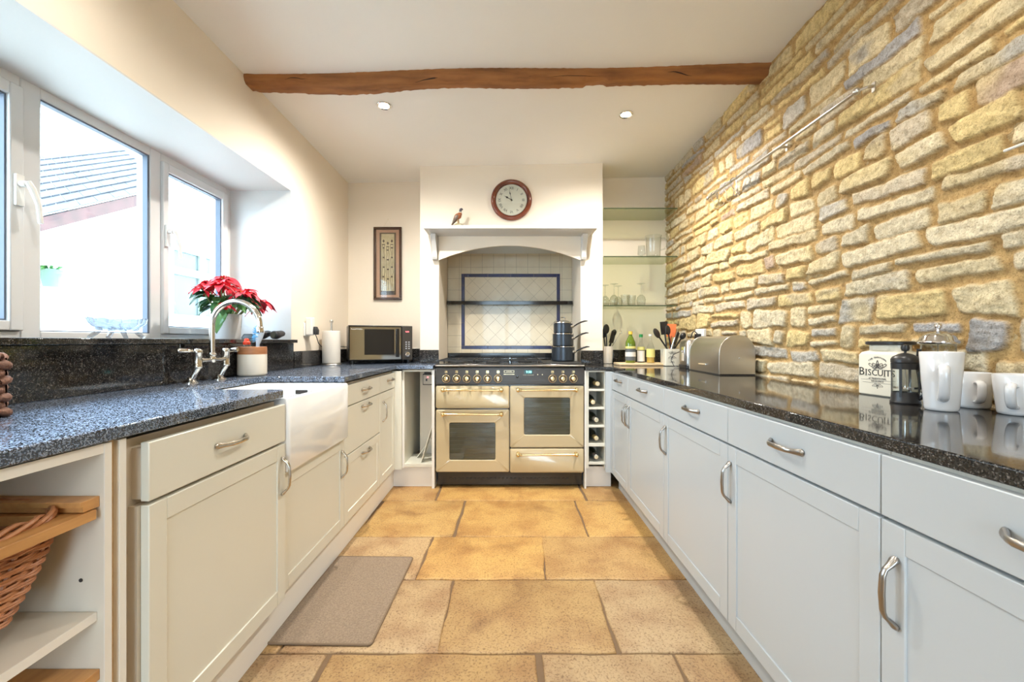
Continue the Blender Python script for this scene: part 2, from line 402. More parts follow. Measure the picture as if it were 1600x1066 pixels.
# ---------------------------------------------------------------- rubble stone wall (height field in real relief)
def vnoise(u, v, seed, fu, fv):
    r = np.random.RandomState(seed); n = 257; L = r.rand(n, n)
    a = (u*fu) % 255; bb = (v*fv) % 255; i = a.astype(int); j = bb.astype(int); x = a-i; y = bb-j
    x = x*x*(3-2*x); y = y*y*(3-2*y)
    return (L[i, j]*(1-x)*(1-y)+L[i+1, j]*x*(1-y)+L[i, j+1]*(1-x)*y+L[i+1, j+1]*x*y)*2-1
def fbm(u, v, seed, f, oct=4, an=1.0):
    t = 0; a = 1; s = 0
    for k in range(oct): t = t+a*vnoise(u+3.7*k, v+1.3*k, seed+k, f*2**k*an, f*2**k); s += a; a *= .55
    return t/s
def sstep(x, a, b_):
    t = np.clip((x-a)/(b_-a), 0, 1); return t*t*(3-2*t)
def stone_wall():
    u0, u1, v0, v1, st = -.25, YB+.02, .60, 2.67, .0058
    nu = int((u1-u0)/st); nv = int((v1-v0)/st)
    U, V = np.meshgrid(np.linspace(u0, u1, nu), np.linspace(v0, v1, nv), indexing='ij')
    P, Q = U+5, V+5
    Uw = U + .012*fbm(P, Q, 11, 5, 3) + .007*fbm(P, Q, 21, 26, 4)
    Vw = V + .022*fbm(P, Q, 31, 1.6, 2, .7) + .010*fbm(P, Q, 41, 7, 3) + .0065*fbm(P, Q, 47, 24, 4)
    h = np.zeros_like(U)
    mort = np.array([.50, .33, .135]); tone = 1+.16*fbm(P, Q, 51, 3, 4)
    col = mort[None, None, :]*tone[..., None]
    patch = fbm(P, Q, 61, 9, 4, .6); fine = fbm(P, Q, 71, 45, 4, .7); rough = fbm(P, Q, 81, 16, 5, .6); yel = fbm(P, Q, 91, 4, 3)
    rnd = random.Random(42)
    pal = [((.72, .61, .39), 9), ((.68, .60, .43), 8), ((.74, .58, .28), 6), ((.54, .51, .45), 4), ((.61, .53, .40), 5), ((.42, .41, .41), 1.0), ((.52, .39, .29), .8)]
    mort_h = .004*fbm(P, Q, 101, 10, 4)
    h += mort_h
    stones = []
    z = v0-.03
    while z < v1:
        hh = rnd.choice([.05, .06, .07, .075, .085, .095, .105]) ; x = u0-rnd.random()*.2
        while x < u1:
            L = rnd.uniform(.09, .30)*(1.25 if hh < .08 else 1) if rnd.random() < .8 else rnd.uniform(.28, .42)
            if hh > .09 and rnd.random() < .22:
                k = rnd.uniform(.4, .6)
                stones.append((x, x+L, z, z+hh*k)); stones.append((x, x+L, z+hh*k, z+hh))
            else:
                stones.append((x, x+L, z+rnd.uniform(-.010, .006), z+hh+rnd.uniform(-.004, .012)))
            x += L
        z += hh
    tot = sum(k for _, k in pal)
    for (a, b2, c, d) in stones:
        gx = rnd.uniform(.006, .014); gz = rnd.uniform(.005, .011)
        cx, cz, hx, hz = (a+b2)/2, (c+d)/2, (b2-a)/2-gx, (d-c)/2-gz
        if hz < .012: hz = .012
        i0, i1 = max(0, int((a-.05-u0)/st)), min(nu, int((b2+.05-u0)/st)+1); j0, j1 = max(0, int((c-.06-v0)/st)), min(nv, int((d+.06-v0)/st)+1)
        if i1-i0 < 2 or j1-j0 < 2: continue
        sl = (slice(i0, i1), slice(j0, j1))
        ang = rnd.uniform(-.07, .07); px = Uw[sl]-cx; pz = Vw[sl]-cz
        x_ = px*math.cos(ang)+pz*math.sin(ang); z_ = -px*math.sin(ang)+pz*math.cos(ang)
        tp = rnd.uniform(-.28, .28); sh = rnd.uniform(-.35, .35)
        z_ = z_/(1+tp*np.clip(x_/hx, -1.2, 1.2)); x_ = x_+sh*z_
        r = min(hz, hx)*rnd.uniform(.25, .6)
        qx = np.abs(x_)-hx+r; qz = np.abs(z_)-hz+r
        dd = np.hypot(np.maximum(qx, 0), np.maximum(qz, 0))+np.minimum(np.maximum(qx, qz), 0)-r
        m = sstep(-dd, -.001, .0045)
        tilt = rnd.uniform(-.10, .10); tz = rnd.uniform(-.06, .06); base = rnd.uniform(.008, .018)
        hs = base*sstep(-dd, -.002, .008) + (tilt*z_+tz*x_)*.4*m + rough[sl]*.006*m + fine[sl]*.0045*m
        h[sl] = h[sl]*(1-m)+np.maximum(hs, .002)*m
        q = rnd.random()*tot
        for p, wt in pal:
            q -= wt
            if q <= 0: break
        p = np.array(p)*rnd.uniform(.88, 1.1)
        grey = sstep(patch[sl], .12, .55)[..., None]*rnd.choice([0, .35, .8])
        cc = p[None, None, :]*(1-grey)+np.array([.40, .38, .36])[None, None, :]*grey
        yy = sstep(yel[sl]+patch[sl]*.5, .05, .6)[..., None]*.55
        cc = cc*(1-yy)+np.array([.72, .57, .27])[None, None, :]*yy
        cc = cc*(1+.16*fine[sl]+.12*rough[sl])[..., None]
        edge = sstep(-dd, 0, .010)[..., None]
        cc = cc*edge+mort[None, None, :]*(1-edge)*.95
        mm = m[..., None]
        col[sl] = col[sl]*(1-mm)+cc*mm
    X = XR+.010-h
    co = np.stack([X, U, V], -1).reshape(-1, 3).astype(np.float32)
    idx = np.arange(nu*nv).reshape(nu, nv)
    q = np.stack([idx[:-1, :-1], idx[:-1, 1:], idx[1:, 1:], idx[1:, :-1]], -1).reshape(-1, 4)
    me = bpy.data.meshes.new('wall_right'); me.vertices.add(len(co)); me.vertices.foreach_set('co', co.ravel())
    me.loops.add(q.size); me.loops.foreach_set('vertex_index', q.ravel().astype(np.int32))
    me.polygons.add(len(q)); me.polygons.foreach_set('loop_start', np.arange(0, q.size, 4, dtype=np.int32)); me.polygons.foreach_set('loop_total', np.full(len(q), 4, dtype=np.int32))
    me.update(); me.validate()
    me.polygons.foreach_set('use_smooth', [True]*len(q))
    at = me.color_attributes.new('Col', 'FLOAT_COLOR', 'POINT')
    cl = np.concatenate([np.clip(col, .02, .9).reshape(-1, 3), np.ones((nu*nv, 1))], 1).astype(np.float32); at.data.foreach_set('color', cl.ravel())
    me.materials.append(M['stone'])
    tag(link('wall_right', me), kind='structure')
    bk = MB(); bk.box(XR+.012, 1.6, YR-.1, 4.1, 0, 2.7); bk.box(XR, 1.6, YR-.1, -.24, 0, 2.7)
    bk.c = [(.50, .38, .2)]*len(bk.v)
    struct('wall_right_backing', bk, 'stone')
stone_wall()

# ---------------------------------------------------------------- flagstone floor
def grain(name, s1, c1, s2, c2):
    t = M[name].node_tree; b_ = t.nodes['Principled BSDF']; src = b_.inputs['Base Color'].links[0].from_socket
    tc = nd(t, 'ShaderNodeTexCoord')
    for (sc, cc, lo, hi, det) in ((s1, c1, .50, .68, 3), (s2, c2, .56, .74, 9)):
        n = nd(t, 'ShaderNodeTexNoise'); n.inputs['Scale'].default_value = sc; n.inputs['Detail'].default_value = det; n.inputs['Distortion'].default_value = .6
        t.links.new(tc.outputs['Object'], n.inputs['Vector'])
        r = nd(t, 'ShaderNodeMapRange'); r.inputs['From Min'].default_value = lo; r.inputs['From Max'].default_value = hi; r.inputs['To Max'].default_value = .8
        t.links.new(n.outputs['Fac'], r.inputs['Value'])
        mx = nd(t, 'ShaderNodeMix', data_type='RGBA', blend_type='MULTIPLY'); mx.inputs['B'].default_value = c4(cc)
        t.links.new(r.outputs[0], mx.inputs['Factor']); t.links.new(src, mx.inputs['A']); src = mx.outputs['Result']
    t.links.new(src, b_.inputs['Base Color'])
grain('slab', 130, (.42, .34, .28), 4.2, (.52, .42, .38))
grain('stone', 220, (.60, .55, .48), 55, (.58, .54, .52))
def floor():
    rnd = random.Random(5)
    rows = [(3.95, 3.42, [-1.45, -.6, .35, 1.4]), (3.42, 2.92, [-1.45, -.51, .53, 1.4]), (2.92, 2.38, [-1.45, -.86, -.30, .45, 1.4]),
            (2.38, 1.95, [-1.45, -.99, -.43, .18, .86, 1.4]), (1.95, 1.49, [-1.45, -.80, -.25, .39, .99, 1.4]), (1.49, .98, [-1.45, -.62, .10, .58, 1.4]),
            (.98, .5, [-1.45, -.75, -.1, .7, 1.4]), (.5, 0, [-1.45, -.5, .25, .8, 1.4]), (0, -.6, [-1.45, -.8, 0, .6, 1.4]),
            (-.6, -1.2, [-1.45, -.55, .3, 1.4]), (-1.2, -1.9, [-1.45, -.9, -.1, .7, 1.4]), (-1.9, -2.65, [-1.45, -.6, .35, 1.4])]
    b = MB(); b.c = []
    pal = [(.50, .31, .12), (.52, .33, .12), (.47, .31, .14), (.46, .32, .17), (.54, .33, .11)]
    pal2 = [(.43, .28, .12), (.41, .28, .14), (.45, .29, .12), (.40, .28, .15), (.43, .30, .16)]
    for (ya, yb, xs) in rows:
        for i in range(len(xs)-1):
            x0, x1 = xs[i]+.004, xs[i+1]-.004; y0, y1 = yb+.003, ya-.003
            j = lambda: rnd.uniform(-.012, .012)
            cs = [(x0+j(), y0), (x1+j(), y0), (x1+j(), y1), (x0+j(), y1)]
            ph = [rnd.random()*6 for _ in range(4)]
            ring = []
            for e_ in range(4):
                p, q = cs[e_], cs[(e_+1) % 4]; n = 14
                for k in range(n):
                    t = k/n; wob = .0035*math.sin(t*9+ph[e_])*math.sin(t*PI)+rnd.uniform(-.0016, .0016)
                    dx, dy = q[0]-p[0], q[1]-p[1]; L = math.hypot(dx, dy)
                    ring.append((p[0]+dx*t-dy/L*wob, p[1]+dy*t+dx/L*wob))
            mx = sum(p[0] for p in ring)/len(ring); my = sum(p[1] for p in ring)/len(ring)
            zt = rnd.uniform(-.0012, 0)
            def ins(d, z): return [(mx+(p[0]-mx)*(1-d/abs(x1-x0)), my+(p[1]-my)*(1-d/abs(y1-y0)), z) for p in ring]
            b.loft([ins(0, -.02), ins(0, zt-.004), ins(.006, zt-.001), ins(.016, zt)], False, True)
            p = (pal if ya > 2.0 else pal2)[rnd.randrange(5)]; k = rnd.uniform(.9, 1.06)
            b.c += [(p[0]*k, p[1]*k, p[2]*k)]*(len(ring)*4)
    g = MB(); g.box(-2.0, 1.6, YR-.1, 4.1, -.12, -.006)
    o = struct('floor', b, 'slab', smooth=60); j_ = build('joint_bed', g, 'joint', o)
floor()

# ---------------------------------------------------------------- oak beam
def beam():
    b = MB(); rnd = random.Random(3); n = 150; loops = []
    x0, x1 = -1.46, 1.40
    for i in range(n+1):
        t = i/n; x = x0+(x1-x0)*t
        zt = ceil_z(x)+.02; yf = 2.285+.010*math.sin(t*11)+rnd.uniform(-.002, .002)
        zb = 2.461+.050*t+.006*math.sin(t*17+1)+rnd.uniform(-.0025, .0025)
        if .655 < t < .70: zb += .014
        if t > .70: zb += .004
        dp = .095+.008*math.sin(t*7)
        ch = .014+.004*math.sin(t*23)
        if t < .03: zb += (.03-t)*.6
        loops.append([(x, yf, zt), (x, yf-.004, (zt+zb)/2), (x, yf+.002, zb+ch), (x, yf+ch, zb+.002), (x, yf+dp-ch, zb+.001), (x, yf+dp, zb+ch), (x, yf+dp, zt)])
    b.loft(loops)
    t_ = thing('ceiling_beam', 'rough dark brown oak beam spanning the ceiling from wall to wall', 'beam', (0, 2.33, 2.45))
    build('beam_timber', b, 'beam', t_, smooth=50)
    c = MB()
    def crack(px0, px1, z0, z1, w_):
        pts = []; rs = []
        for i in range(14):
            t = i/13; x = px0+(px1-px0)*t
            pts.append((x, 2.2835, z0+(z1-z0)*t+.006*math.sin(t*5)+rnd.uniform(-.001, .001))); rs.append(w_*max(.15, math.sin(t*PI)))
        c.tube(pts, rs, 6, sc=(1, 1))
    crack(-.50, -.22, 2.475, 2.525, .004); crack(-.07, .12, 2.535, 2.512, .0035); crack(.85, .98, 2.53, 2.515, .003); crack(-1.2, -1.08, 2.49, 2.50, .002); crack(.2, .5, 2.50, 2.515, .0015)
    build('beam_crack', c, 'beam_crack', t_)
beam()

# ---------------------------------------------------------------- downlights
def downlight(x, y, label):
    z = ceil_z(x, y); t = thing('recessed_downlight', label, 'downlight', (x, y, z), 'recessed ceiling downlights')
    r = MB(); r.lathe([(.030, .004), (.045, .004), (.045, -.004), (.041, -.007), (.032, -.004), (.030, .004)], (x, y, z), 32, cap=False); build('trim_ring', r, 'chrome', t)
    l = MB(); l.lathe([(.0, -.003), (.020, -.0035), (.031, -.001), (.031, .004), (0, .004)], (x, y, z), 24); build('lens', l, 'lens', t)
    d = bpy.data.lights.new('lamp_light', 'SPOT'); d.energy = LAMP_W*(7.6 if y > 2 else 2.0); d.color = LAMP_C; d.spot_size = math.radians(165); d.spot_blend = 1.0; d.shadow_soft_size = .035
    lo = bpy.data.objects.new('lamp_light', d); C.objects.link(lo); lo.parent = t; lo.location = (0, 0, -.012)
downlight(-.76, 2.60, 'small lit ceiling downlight beyond the beam on the window side')
downlight(.754, 2.75, 'small lit ceiling downlight beyond the beam on the stone wall side')
for (x, y) in ((-.95, 1.15), (.754, 1.2), (-.95, -.4), (.754, -.4), (-.4, -1.7), (.5, -1.7)):  # unseen lamps: near pair read from the shading, those behind added for room brightness
    downlight(x, y, 'unseen ceiling downlight behind or above the camera')

# ---------------------------------------------------------------- handles
def handle_mesh():
    b = MB()   # along local Z, standing off local +X
    L = .064
    pts = [(.001, 0, -L-.006), (.004, 0, -L), (.012, 0, -L+.009), (.022, 0, -L+.018), (.027, 0, -L+.03), (.029, 0, 0), (.027, 0, L-.03), (.022, 0, L-.018), (.012, 0, L-.009), (.004, 0, L), (.001, 0, L+.006)]
    rs = [.004, .0085, .0068, .0052, .0058, .0062, .0058, .0052, .0068, .0085, .004]
    # refine
    P = []; R = []
    for i in range(len(pts)-1):
        for k in range(3):
            t = k/3; P.append(tuple(pts[i][j]*(1-t)+pts[i+1][j]*t for j in range(3))); R.append(rs[i]*(1-t)+rs[i+1]*t)
    P.append(pts[-1]); R.append(rs[-1])
    b.tube(P, R, 12, sc=(1.15, .75)); return b
_h = build('handle', handle_mesh(), 'pewter', None, w=False, smooth=60); HM = _h.data; bpy.data.objects.remove(_h)
_h = build('handle', handle_mesh(), 'nickel', None, w=False, smooth=60); HMN = _h.data; bpy.data.objects.remove(_h)
def handle(parent, x, y, z, side, vert):
    o = bpy.data.objects.new('handle', HM if side == 'R' else HMN); C.objects.link(o); o.parent = parent
    o.location = Vector((x, y, z))-root_loc(parent)
    rz = 0 if side == 'L' else PI
    o.rotation_euler = (0, 0, rz) if vert else (PI/2, 0, rz)
    return o

# ---------------------------------------------------------------- base units
FL, FR = -.837, .747
def front(parent, side, name, y0, y1, z0, z1, shaker, m, xf=None, hv=None):
    g = .0015; y0 += g; y1 -= g; z0 += g; z1 -= g
    if xf is None: xf = FL if side == 'L' else FR
    s = -1 if side == 'L' else 1; xb = xf+s*.020
    b = MB()
    if shaker:
        a = .052
        b.box(xf, xb, y0, y0+a, z0, z1); b.box(xf, xb, y1-a, y1, z0, z1); b.box(xf, xb, y0+a, y1-a, z0, z0+a); b.box(xf, xb, y0+a, y1-a, z1-a, z1)
        b.box(xf+s*.0045, xb-s*.001, y0+a-.002, y1-a+.002, z0+a-.002, z1-a+.002)
    else: b.box(xf, xb, y0, y1, z0, z1)
    o = build(name, b, m, parent, bev=.0022, seg=2)
    if hv: handle(o, xf, hv[0], hv[1], side, hv[2])
    return o
def carcass(parent, side, y0, y1, z0=.15, z1=.868, m='carcass', name='carcass'):
    b = MB()
    if side == 'L': b.box(XL+.005, FL-.0215, y0+.001, y1-.001, z0, z1)
    else: b.box(FR+.0215, XR-.03, y0+.001, y1-.001, z0, z1)
    return build(name, b, m, parent)

# left run
YS = 1.567
u = thing('base_cabinet', 'cream cabinet with a drawer over a wide door, beside the open basket shelves', 'cabinet', (-1.12, 1.25, .145), 'cream base units under the window')
b = MB(); b.box(XL+.005, -.862, .955, YS-.001, .15, .868); build('carcass', b, 'carcass', u)
b = MB(); b.box(-.90, -.8405, .965, YS-.004, .15, .715); b.box(-1.3, -.8405, .975, 1.55, .728, .845); build('inner_box', b, 'carcass', u)
front(u, 'L', 'drawer', .971, YS, .722, .860, False, 'cream', -.820, (1.26, .795, False))
front(u, 'L', 'door', .971, YS, .148, .716, True, 'cream', -.820, (1.542, .602, True))
u = thing('sink_cabinet', 'cream cabinet with one door below the white sink', 'cabinet', (-1.12, 1.86, .15), 'cream base units under the window')
carcass(u, 'L', YS, 2.17, .15, .60); front(u, 'L', 'door', YS, 2.17, .148, .598, True, 'cream', None, (2.135, .473, True))
u = thing('drawer_cabinet', 'cream stack of three drawers just past the white sink', 'drawer unit', (-1.12, 2.47, .15), 'cream base units under the window')
carcass(u, 'L', 2.17, 2.77)
front(u, 'L', 'drawer', 2.17, 2.77, .750, .860, False, 'cream', None, (2.49, .812, False))
front(u, 'L', 'drawer', 2.17, 2.77, .498, .747, False, 'cream', None, (2.49, .718, False))
front(u, 'L', 'drawer', 2.17, 2.77, .148, .495, True, 'cream', None, (2.49, .452, False))
u = thing('base_cabinet', 'narrow cream cabinet with drawer and door in the corner nearest the range', 'cabinet', (-1.12, 2.95, .15), 'cream base units under the window')
carcass(u, 'L', 2.77, 3.13)
front(u, 'L', 'drawer', 2.77, 3.13, .750, .860, False, 'cream', None, (3.0, .818, False))
front(u, 'L', 'door', 2.77, 3.13, .148, .747, True, 'cream', None, (2.83, .622, True))
b = MB(); b.box(-.99, -.790, 3.132, 3.16, .145, .868); build('corner_post', b, 'cream', u, bev=.001)

# open basket unit
u = thing('open_shelf_unit', 'white open unit with shelves and timber runners holding the wicker basket', 'shelving unit', (-1.12, .6, .15))
b = MB(); b.box(XL+.02, -.838, .883, .899, .15, .878); b.box(XL+.02, -.838, .917, .933, .15, .878); b.box(XL+.02, -.838, .25, .266, .15, .878)
b.box(XL+.02, -.838, .266, .883, .15, .166); b.box(XL+.005, XL+.02, .25, .933, .15, .878); build('side_panel', b, 'carcass_w', u, bev=.0008)
b = MB(); b.box(-.8379, -.8365, .883, .899, .15, .878); b.box(-.8379, -.8365, .917, .933, .15, .878); b.box(-1.3, -.838, .266, .883, .858, .878); build('edging', b, 'edge', u)
b = MB(); b.box(XL+.02, -.85, .899, .917, .15, .878); build('filler_strip', b, 'woodlight', u)
b = MB(); b.box(XL+.02, -.853, .267, .882, .512, .530); so = build('shelf', b, 'carcass_w', u, bev=.0008)
b = MB(); b.box(-.853, -.8515, .267, .882, .512, .530); build('edging', b, 'edge', so)
for zr in (.748, .390):
    b = MB(); b.prism([(.848, zr), (.8825, zr), (.8825, zr+.022), (.842, zr+.022), (.842, zr+.011), (.848, zr+.011)], 'x', XL+.03, -.846); build('runner', b, 'wood', u, bev=.001)
    b = MB(); b.box(XL+.03, -.846, .268, .300, zr, zr+.022); build('runner', b, 'wood', u, bev=.001)
b = MB(); b.cyl((-.885, .8826, .595), (-.885, .8815, .595), .004, n=12); build('screw_hole', b, 'dark', u)

def weave_basket(label):
    t = thing('wicker_basket', label, 'basket', (-1.1, .57, .575))
    y0, y1 = .30, .868; x0, x1 = -1.36, -.842
    b = MB()   # timber frame on the runners
    zt = .746
    b.box(x1-.042, x1, y0-.015, y1+.004, zt-.020, zt); b.box(x0, x0+.04, y0-.015, y1+.004, zt-.02, zt)
    b.box(x0+.04, x1-.042, y1-.032, y1+.004, zt-.02, zt); b.box(x0+.04, x1-.042, y0-.015, y0+.02, zt-.02, zt)
    build('timber_frame', b, 'wood', t, bev=.0015)
    wv = MB(); N = 180; rows = 19; npost = 36
    def ring(k, amp, ph):
        f = k; cx = (x0+x1)/2; cy = (y0+y1)/2
        hx = (x1-x0)/2-.038-.030*(1-f)**1.3; hy = (y1-y0)/2-.012-.045*(1-f)**1.3; r = .06
        out = []
        per = rrect(cx, cy, hx, hy, r, 0, 8)
        P = [Vector(p) for p in per]; d = [0]
        for i in range(len(P)): d.append(d[-1]+(P[(i+1) % len(P)]-P[i]).length)
        T = d[-1]
        j = 0
        for i in range(N):
            s_ = T*i/N
            while d[j+1] < s_: j += 1
            q = (s_-d[j])/(d[j+1]-d[j]); a = P[j].lerp(P[(j+1) % len(P)], q)
            nrm = (P[(j+1) % len(P)]-P[j]).normalized(); nrm = Vector((nrm.y, -nrm.x, 0))
            out.append(a+nrm*amp*math.sin(PI*npost*i/N+ph))
        return out
    rnd = random.Random(9)
    for k in range(rows):
        f = k/(rows-1); z = .580+.138*f
        for dz in (-.0022, .0022):
            pts = ring(f, .0055, PI*(k % 2)); wv.tube([(p.x, p.y, z+dz+rnd.uniform(-.0012, .0012)) for p in pts], .0029, 5, closed=True)
    build('woven_side', wv, 'wicker', t)
    st = MB()
    for i in range(npost):
        pts = []
        for f in (0, .25, .5, .75, 1.0):
            rr = ring(f, 0, 0); p = rr[int((i+.5)*N/npost) % N]; pts.append((p.x, p.y, .575+.146*f))
        st.tube(pts, .0042, 6)
    build('stake', st, 'wicker', t)
    bt = MB(); bt.loft([rrect((x0+x1)/2, (y0+y1)/2, (x1-x0)/2-.08, (y1-y0)/2-.095, .05, z) for z in (.575, .583)]); build('base', bt, 'wicker', t)
    rm = MB()   # plaited rim rising above the frame at the back right corner
    for ph in (0, 2.1, 4.2):
        r_ = ring(1, 0, 0)
        rm.tube([(p.x*1+.007*math.cos(i*.45+ph), p.y+.004*math.sin(i*.45+ph), .752+.008*math.sin(i*.45+ph)+.010*max(0, math.sin(i*2*PI/N*2))) for i, p in enumerate(r_)], .0045, 6, closed=True)
    build('rim', rm, 'wicker', t)
weave_basket('brown wicker pull-out basket on timber runners in the open shelves')

# plinths
b = MB(); b.box(-.885, -.865, .25, 3.20, 0, .147); tag(build('plinth', b, 'edge', bev=.001), 'white kickboard along the foot of the window-side cabinets', 'kickboard')
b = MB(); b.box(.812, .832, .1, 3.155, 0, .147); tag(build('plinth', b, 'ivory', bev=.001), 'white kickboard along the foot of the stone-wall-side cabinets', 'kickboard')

# open niche left of the range
u = thing('niche_unit', 'cream open niche with leaning boards between the corner and the range', 'shelving unit', (-.67, 3.3, .15))
b = MB(); b.box(-.790, -.774, 3.165, 3.76, .15, .876); build('side_panel', b, 'cream', u, bev=.001)
b = MB(); b.box(-.569, -.549, 3.150, 3.455, 0, .876); build('side_panel', b, 'edge', u, bev=.001)
b = MB(); b.box(-.774, -.569, 3.165, 3.455, .155, .178); build('shelf', b, 'cream', u, bev=.001)
b = MB(); b.box(-.774, -.569, 3.165, 3.18, .862, .876); build('top_rail', b, 'cream', u)
b = MB(); b.box(-.865, -.570, 3.200, 3.215, 0, .153); build('plinth', b, 'edge', u)
b = MB(); b.box(-.790, -.774, 3.163, 3.165, .15, .80); build('edging', b, 'edge', u)
s = thing('wall_socket', 'cream single socket with a red light inside the open niche', 'socket', (-.63, 3.455, .80))
b = MB(); b.box(-.695, -.605, 3.446, 3.464, .735, .825); build('back_box', b, 'black_pl', s, bev=.002)
b = MB(); b.box(-.690, -.610, 3.436, 3.447, .742, .818); build('face_plate', b, 'brushbr', s, bev=.003)
b = MB(); b.box(-.668, -.656, 3.431, 3.437, .768, .786); build('switch', b, 'black_pl', s); b = MB(); b.box(-.68, -.63, 3.43, 3.45, .826, .840); build('cable_entry', b, 'black_pl', s)
b = MB(); b.ball((-.652, 3.435, .798), .005, 10, 6); build('indicator', b, 'redled', s)
for i, (xb, xt, zt, lb, ya, yb) in enumerate(((-.655, -.574, .45, 'cream board leaning closer to the front inside the open niche', 3.19, 3.30), (-.715, -.60, .33, 'cream board leaning at a low angle deeper inside the open niche', 3.32, 3.42))):
    b = MB(); dx = xt-xb; dz = zt-.18; L = math.hypot(dx, dz); nx, nz = -dz/L*.006, dx/L*.006
    b.prism([(xb, .180), (xt, zt), (xt+nx, zt+nz), (xb+nx, .180+nz)], 'y', ya, yb)
    tag(build('leaning_board', b, 'cream', bev=.002), lb, 'board', 'boards leaning in the niche')

# right run
def runit(y0, y1, label, hd, door_h, name='base_cabinet'):
    u = thing(name, label, 'cabinet', (1.06, (y0+y1)/2, .15), 'white base units under the stone wall')
    carcass(u, 'R', y0, y1, m='carcass_w')
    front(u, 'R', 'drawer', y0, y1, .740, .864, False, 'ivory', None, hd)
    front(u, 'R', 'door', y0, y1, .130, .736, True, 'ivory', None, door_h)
runit(.258, .858, 'white cabinet nearest the camera, below the mugs', (.575, .802, False), (.822, .604, True))
runit(.858, 1.457, 'white cabinet with drawer second from the camera, below the biscuit jar', (1.148, .806, False), (1.438, .614, True))
runit(1.457, 2.059, 'white cabinet with drawer below the near half of the steel bread bin worktop', (1.737, .812, False), (2.03, .618, True))
runit(2.059, 2.679, 'white cabinet with drawer third from the range, handles paired with its narrow neighbour', (2.37, .815, False), (2.648, .618, True))
runit(2.679, 3.09, 'narrow white cabinet with drawer closest to the wine rack', (2.88, .82, False), (2.712, .618, True))
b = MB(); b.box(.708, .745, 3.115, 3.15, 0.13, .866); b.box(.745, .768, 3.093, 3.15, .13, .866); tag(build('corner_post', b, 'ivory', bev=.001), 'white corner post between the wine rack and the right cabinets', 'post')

# wine rack
u = thing('wine_rack', 'white narrow wine rack with five cubbies beside the range', 'wine rack', (.63, 3.3, .15))
b = MB(); b.box(.559, .571, 3.145, 3.455, 0, .8715); build('side_panel', b, 'edge', u, bev=.0008)
cz = [(.735, .861), (.600, .720), (.468, .585), (.333, .452), (.195, .311)]
b = MB(); b.box(.571, .590, 3.150, 3.455, .15, .8715); b.box(.706, .716, 3.150, 3.455, .15, .8715)
zs = [.177]+[q for p in reversed(cz) for q in p]+[.8715]
for i in range(0, len(zs), 2): b.box(.590, .706, 3.150, 3.455, zs[i], zs[i+1])
build('frame', b, 'cream', u, bev=.001)
b = MB(); b.box(.590, .706, 3.452, 3.464, .18, .87); build('back_panel', b, 'carcass', u)
b = MB(); b.box(.572, .765, 3.20, 3.215, 0, .149); build('plinth', b, 'edge', u)
def wine_bottle(x, z, y, foil, label, rot):
    # lies on its side, neck towards the room
    t = thing('wine_bottle', label, 'wine bottle', (x, y, z), 'wine bottles in the rack', rot)
    A = Matrix.Rotation(PI/2, 4, 'X')
    b = MB(); b.lathe([(0, -.245), (.030, -.25), (.036, -.24), (.0375, -.20), (.0375, -.055), (.034, -.025), (.022, .01), (.0152, .03), (.0145, .05)], (0,0,0), 28, T=A); build('bottle', b, 'bottle_dark', t, w=False)
    b = MB(); b.lathe([(.0155, .015), (.0152, .03), (.0150, .085), (.0165, .087), (.0165, .098), (.0145, .1)], (0,0,0), 24, T=A, cap=False); f = build('foil', b, foil, t, w=False)
    b = MB(); b.lathe([(0, .0985), (.0145, .0985), (.0145, .1005), (0, .1015)], (0,0,0), 24, T=A); build('foil_top', b, 'foil_rim', t, w=False)
wb = [(.648, .82, 'foil_gold', 'wine bottle with a beige and gold neck in the topmost cubby', .30), (.628, .655, 'foil_gold', 'wine bottle with a pale cap in the second cubby down', .0),
      (.645, .522, 'foil_silver', 'wine bottle with a silvery neck in the middle cubby', .18), (.645, .385, 'foil_gold', 'wine bottle with a yellow gold neck in the fourth cubby down', .18), (.645, .247, 'foil_grey', 'wine bottle with a grey neck in the bottom cubby', .15)]
for i, (x, z, fo, la, ro) in enumerate(wb): wine_bottle(x-.006, cz[i][0]+.0385, 3.25, fo, la, ro*.5)

# ---------------------------------------------------------------- worktops
def arc(cx, cy, r, a0, a1, n=6): return [(cx+r*math.cos(math.radians(a0+(a1-a0)*i/n)), cy+r*math.sin(math.radians(a0+(a1-a0)*i/n))) for i in range(n+1)]
poly = [(-1.428, .15), (-.828, .15)]+arc(-.853, 1.56, .025, 0, 90)+arc(-1.235, 1.600, .015, 270, 180, 3)+arc(-1.225, 2.125, .025, 180, 90)
# grooved edge beside the sink
ed = [(-1.225, 2.15)]
for k in range(6):
    gx = -1.155+.056*k; ed += [(gx-.007, 2.15), (gx-.003, 2.157), (gx+.003, 2.157), (gx+.007, 2.15)]
poly += ed[1:]+[(-.828, 2.15), (-.828, 3.135), (-.556, 3.135), (-.556, 3.460), (-.728, 3.460), (-.728, 3.770), (-1.414, 3.770), (-1.414, 2.80), (-1.428, 2.80)]
b = MB(); b.prism(poly, 'z', .882, .910)
t = thing('worktop', 'blue-black granite worktop under the window, cut around the sink', 'worktop', (-1.1, 1.5, .882))
build('slab', b, 'granite_sheen', t, bev=.003)
g = MB()
for k in range(6):
    gx = -1.155+.056*k; g.box(gx-.003, gx+.003, 2.19, 2.60, .9101, .9104)
build('drainer_groove', g, 'black_gl', t)
b = MB(); b.prism([(.752, .05), (1.375, .05), (1.375, 3.765), (.770, 3.765), (.770, 3.460), (.562, 3.460), (.562, 3.135), (.752, 3.135)], 'z', .872, .900)
tag(build('worktop', b, 'granite', bev=.003), 'polished black granite worktop along the stone wall', 'worktop')
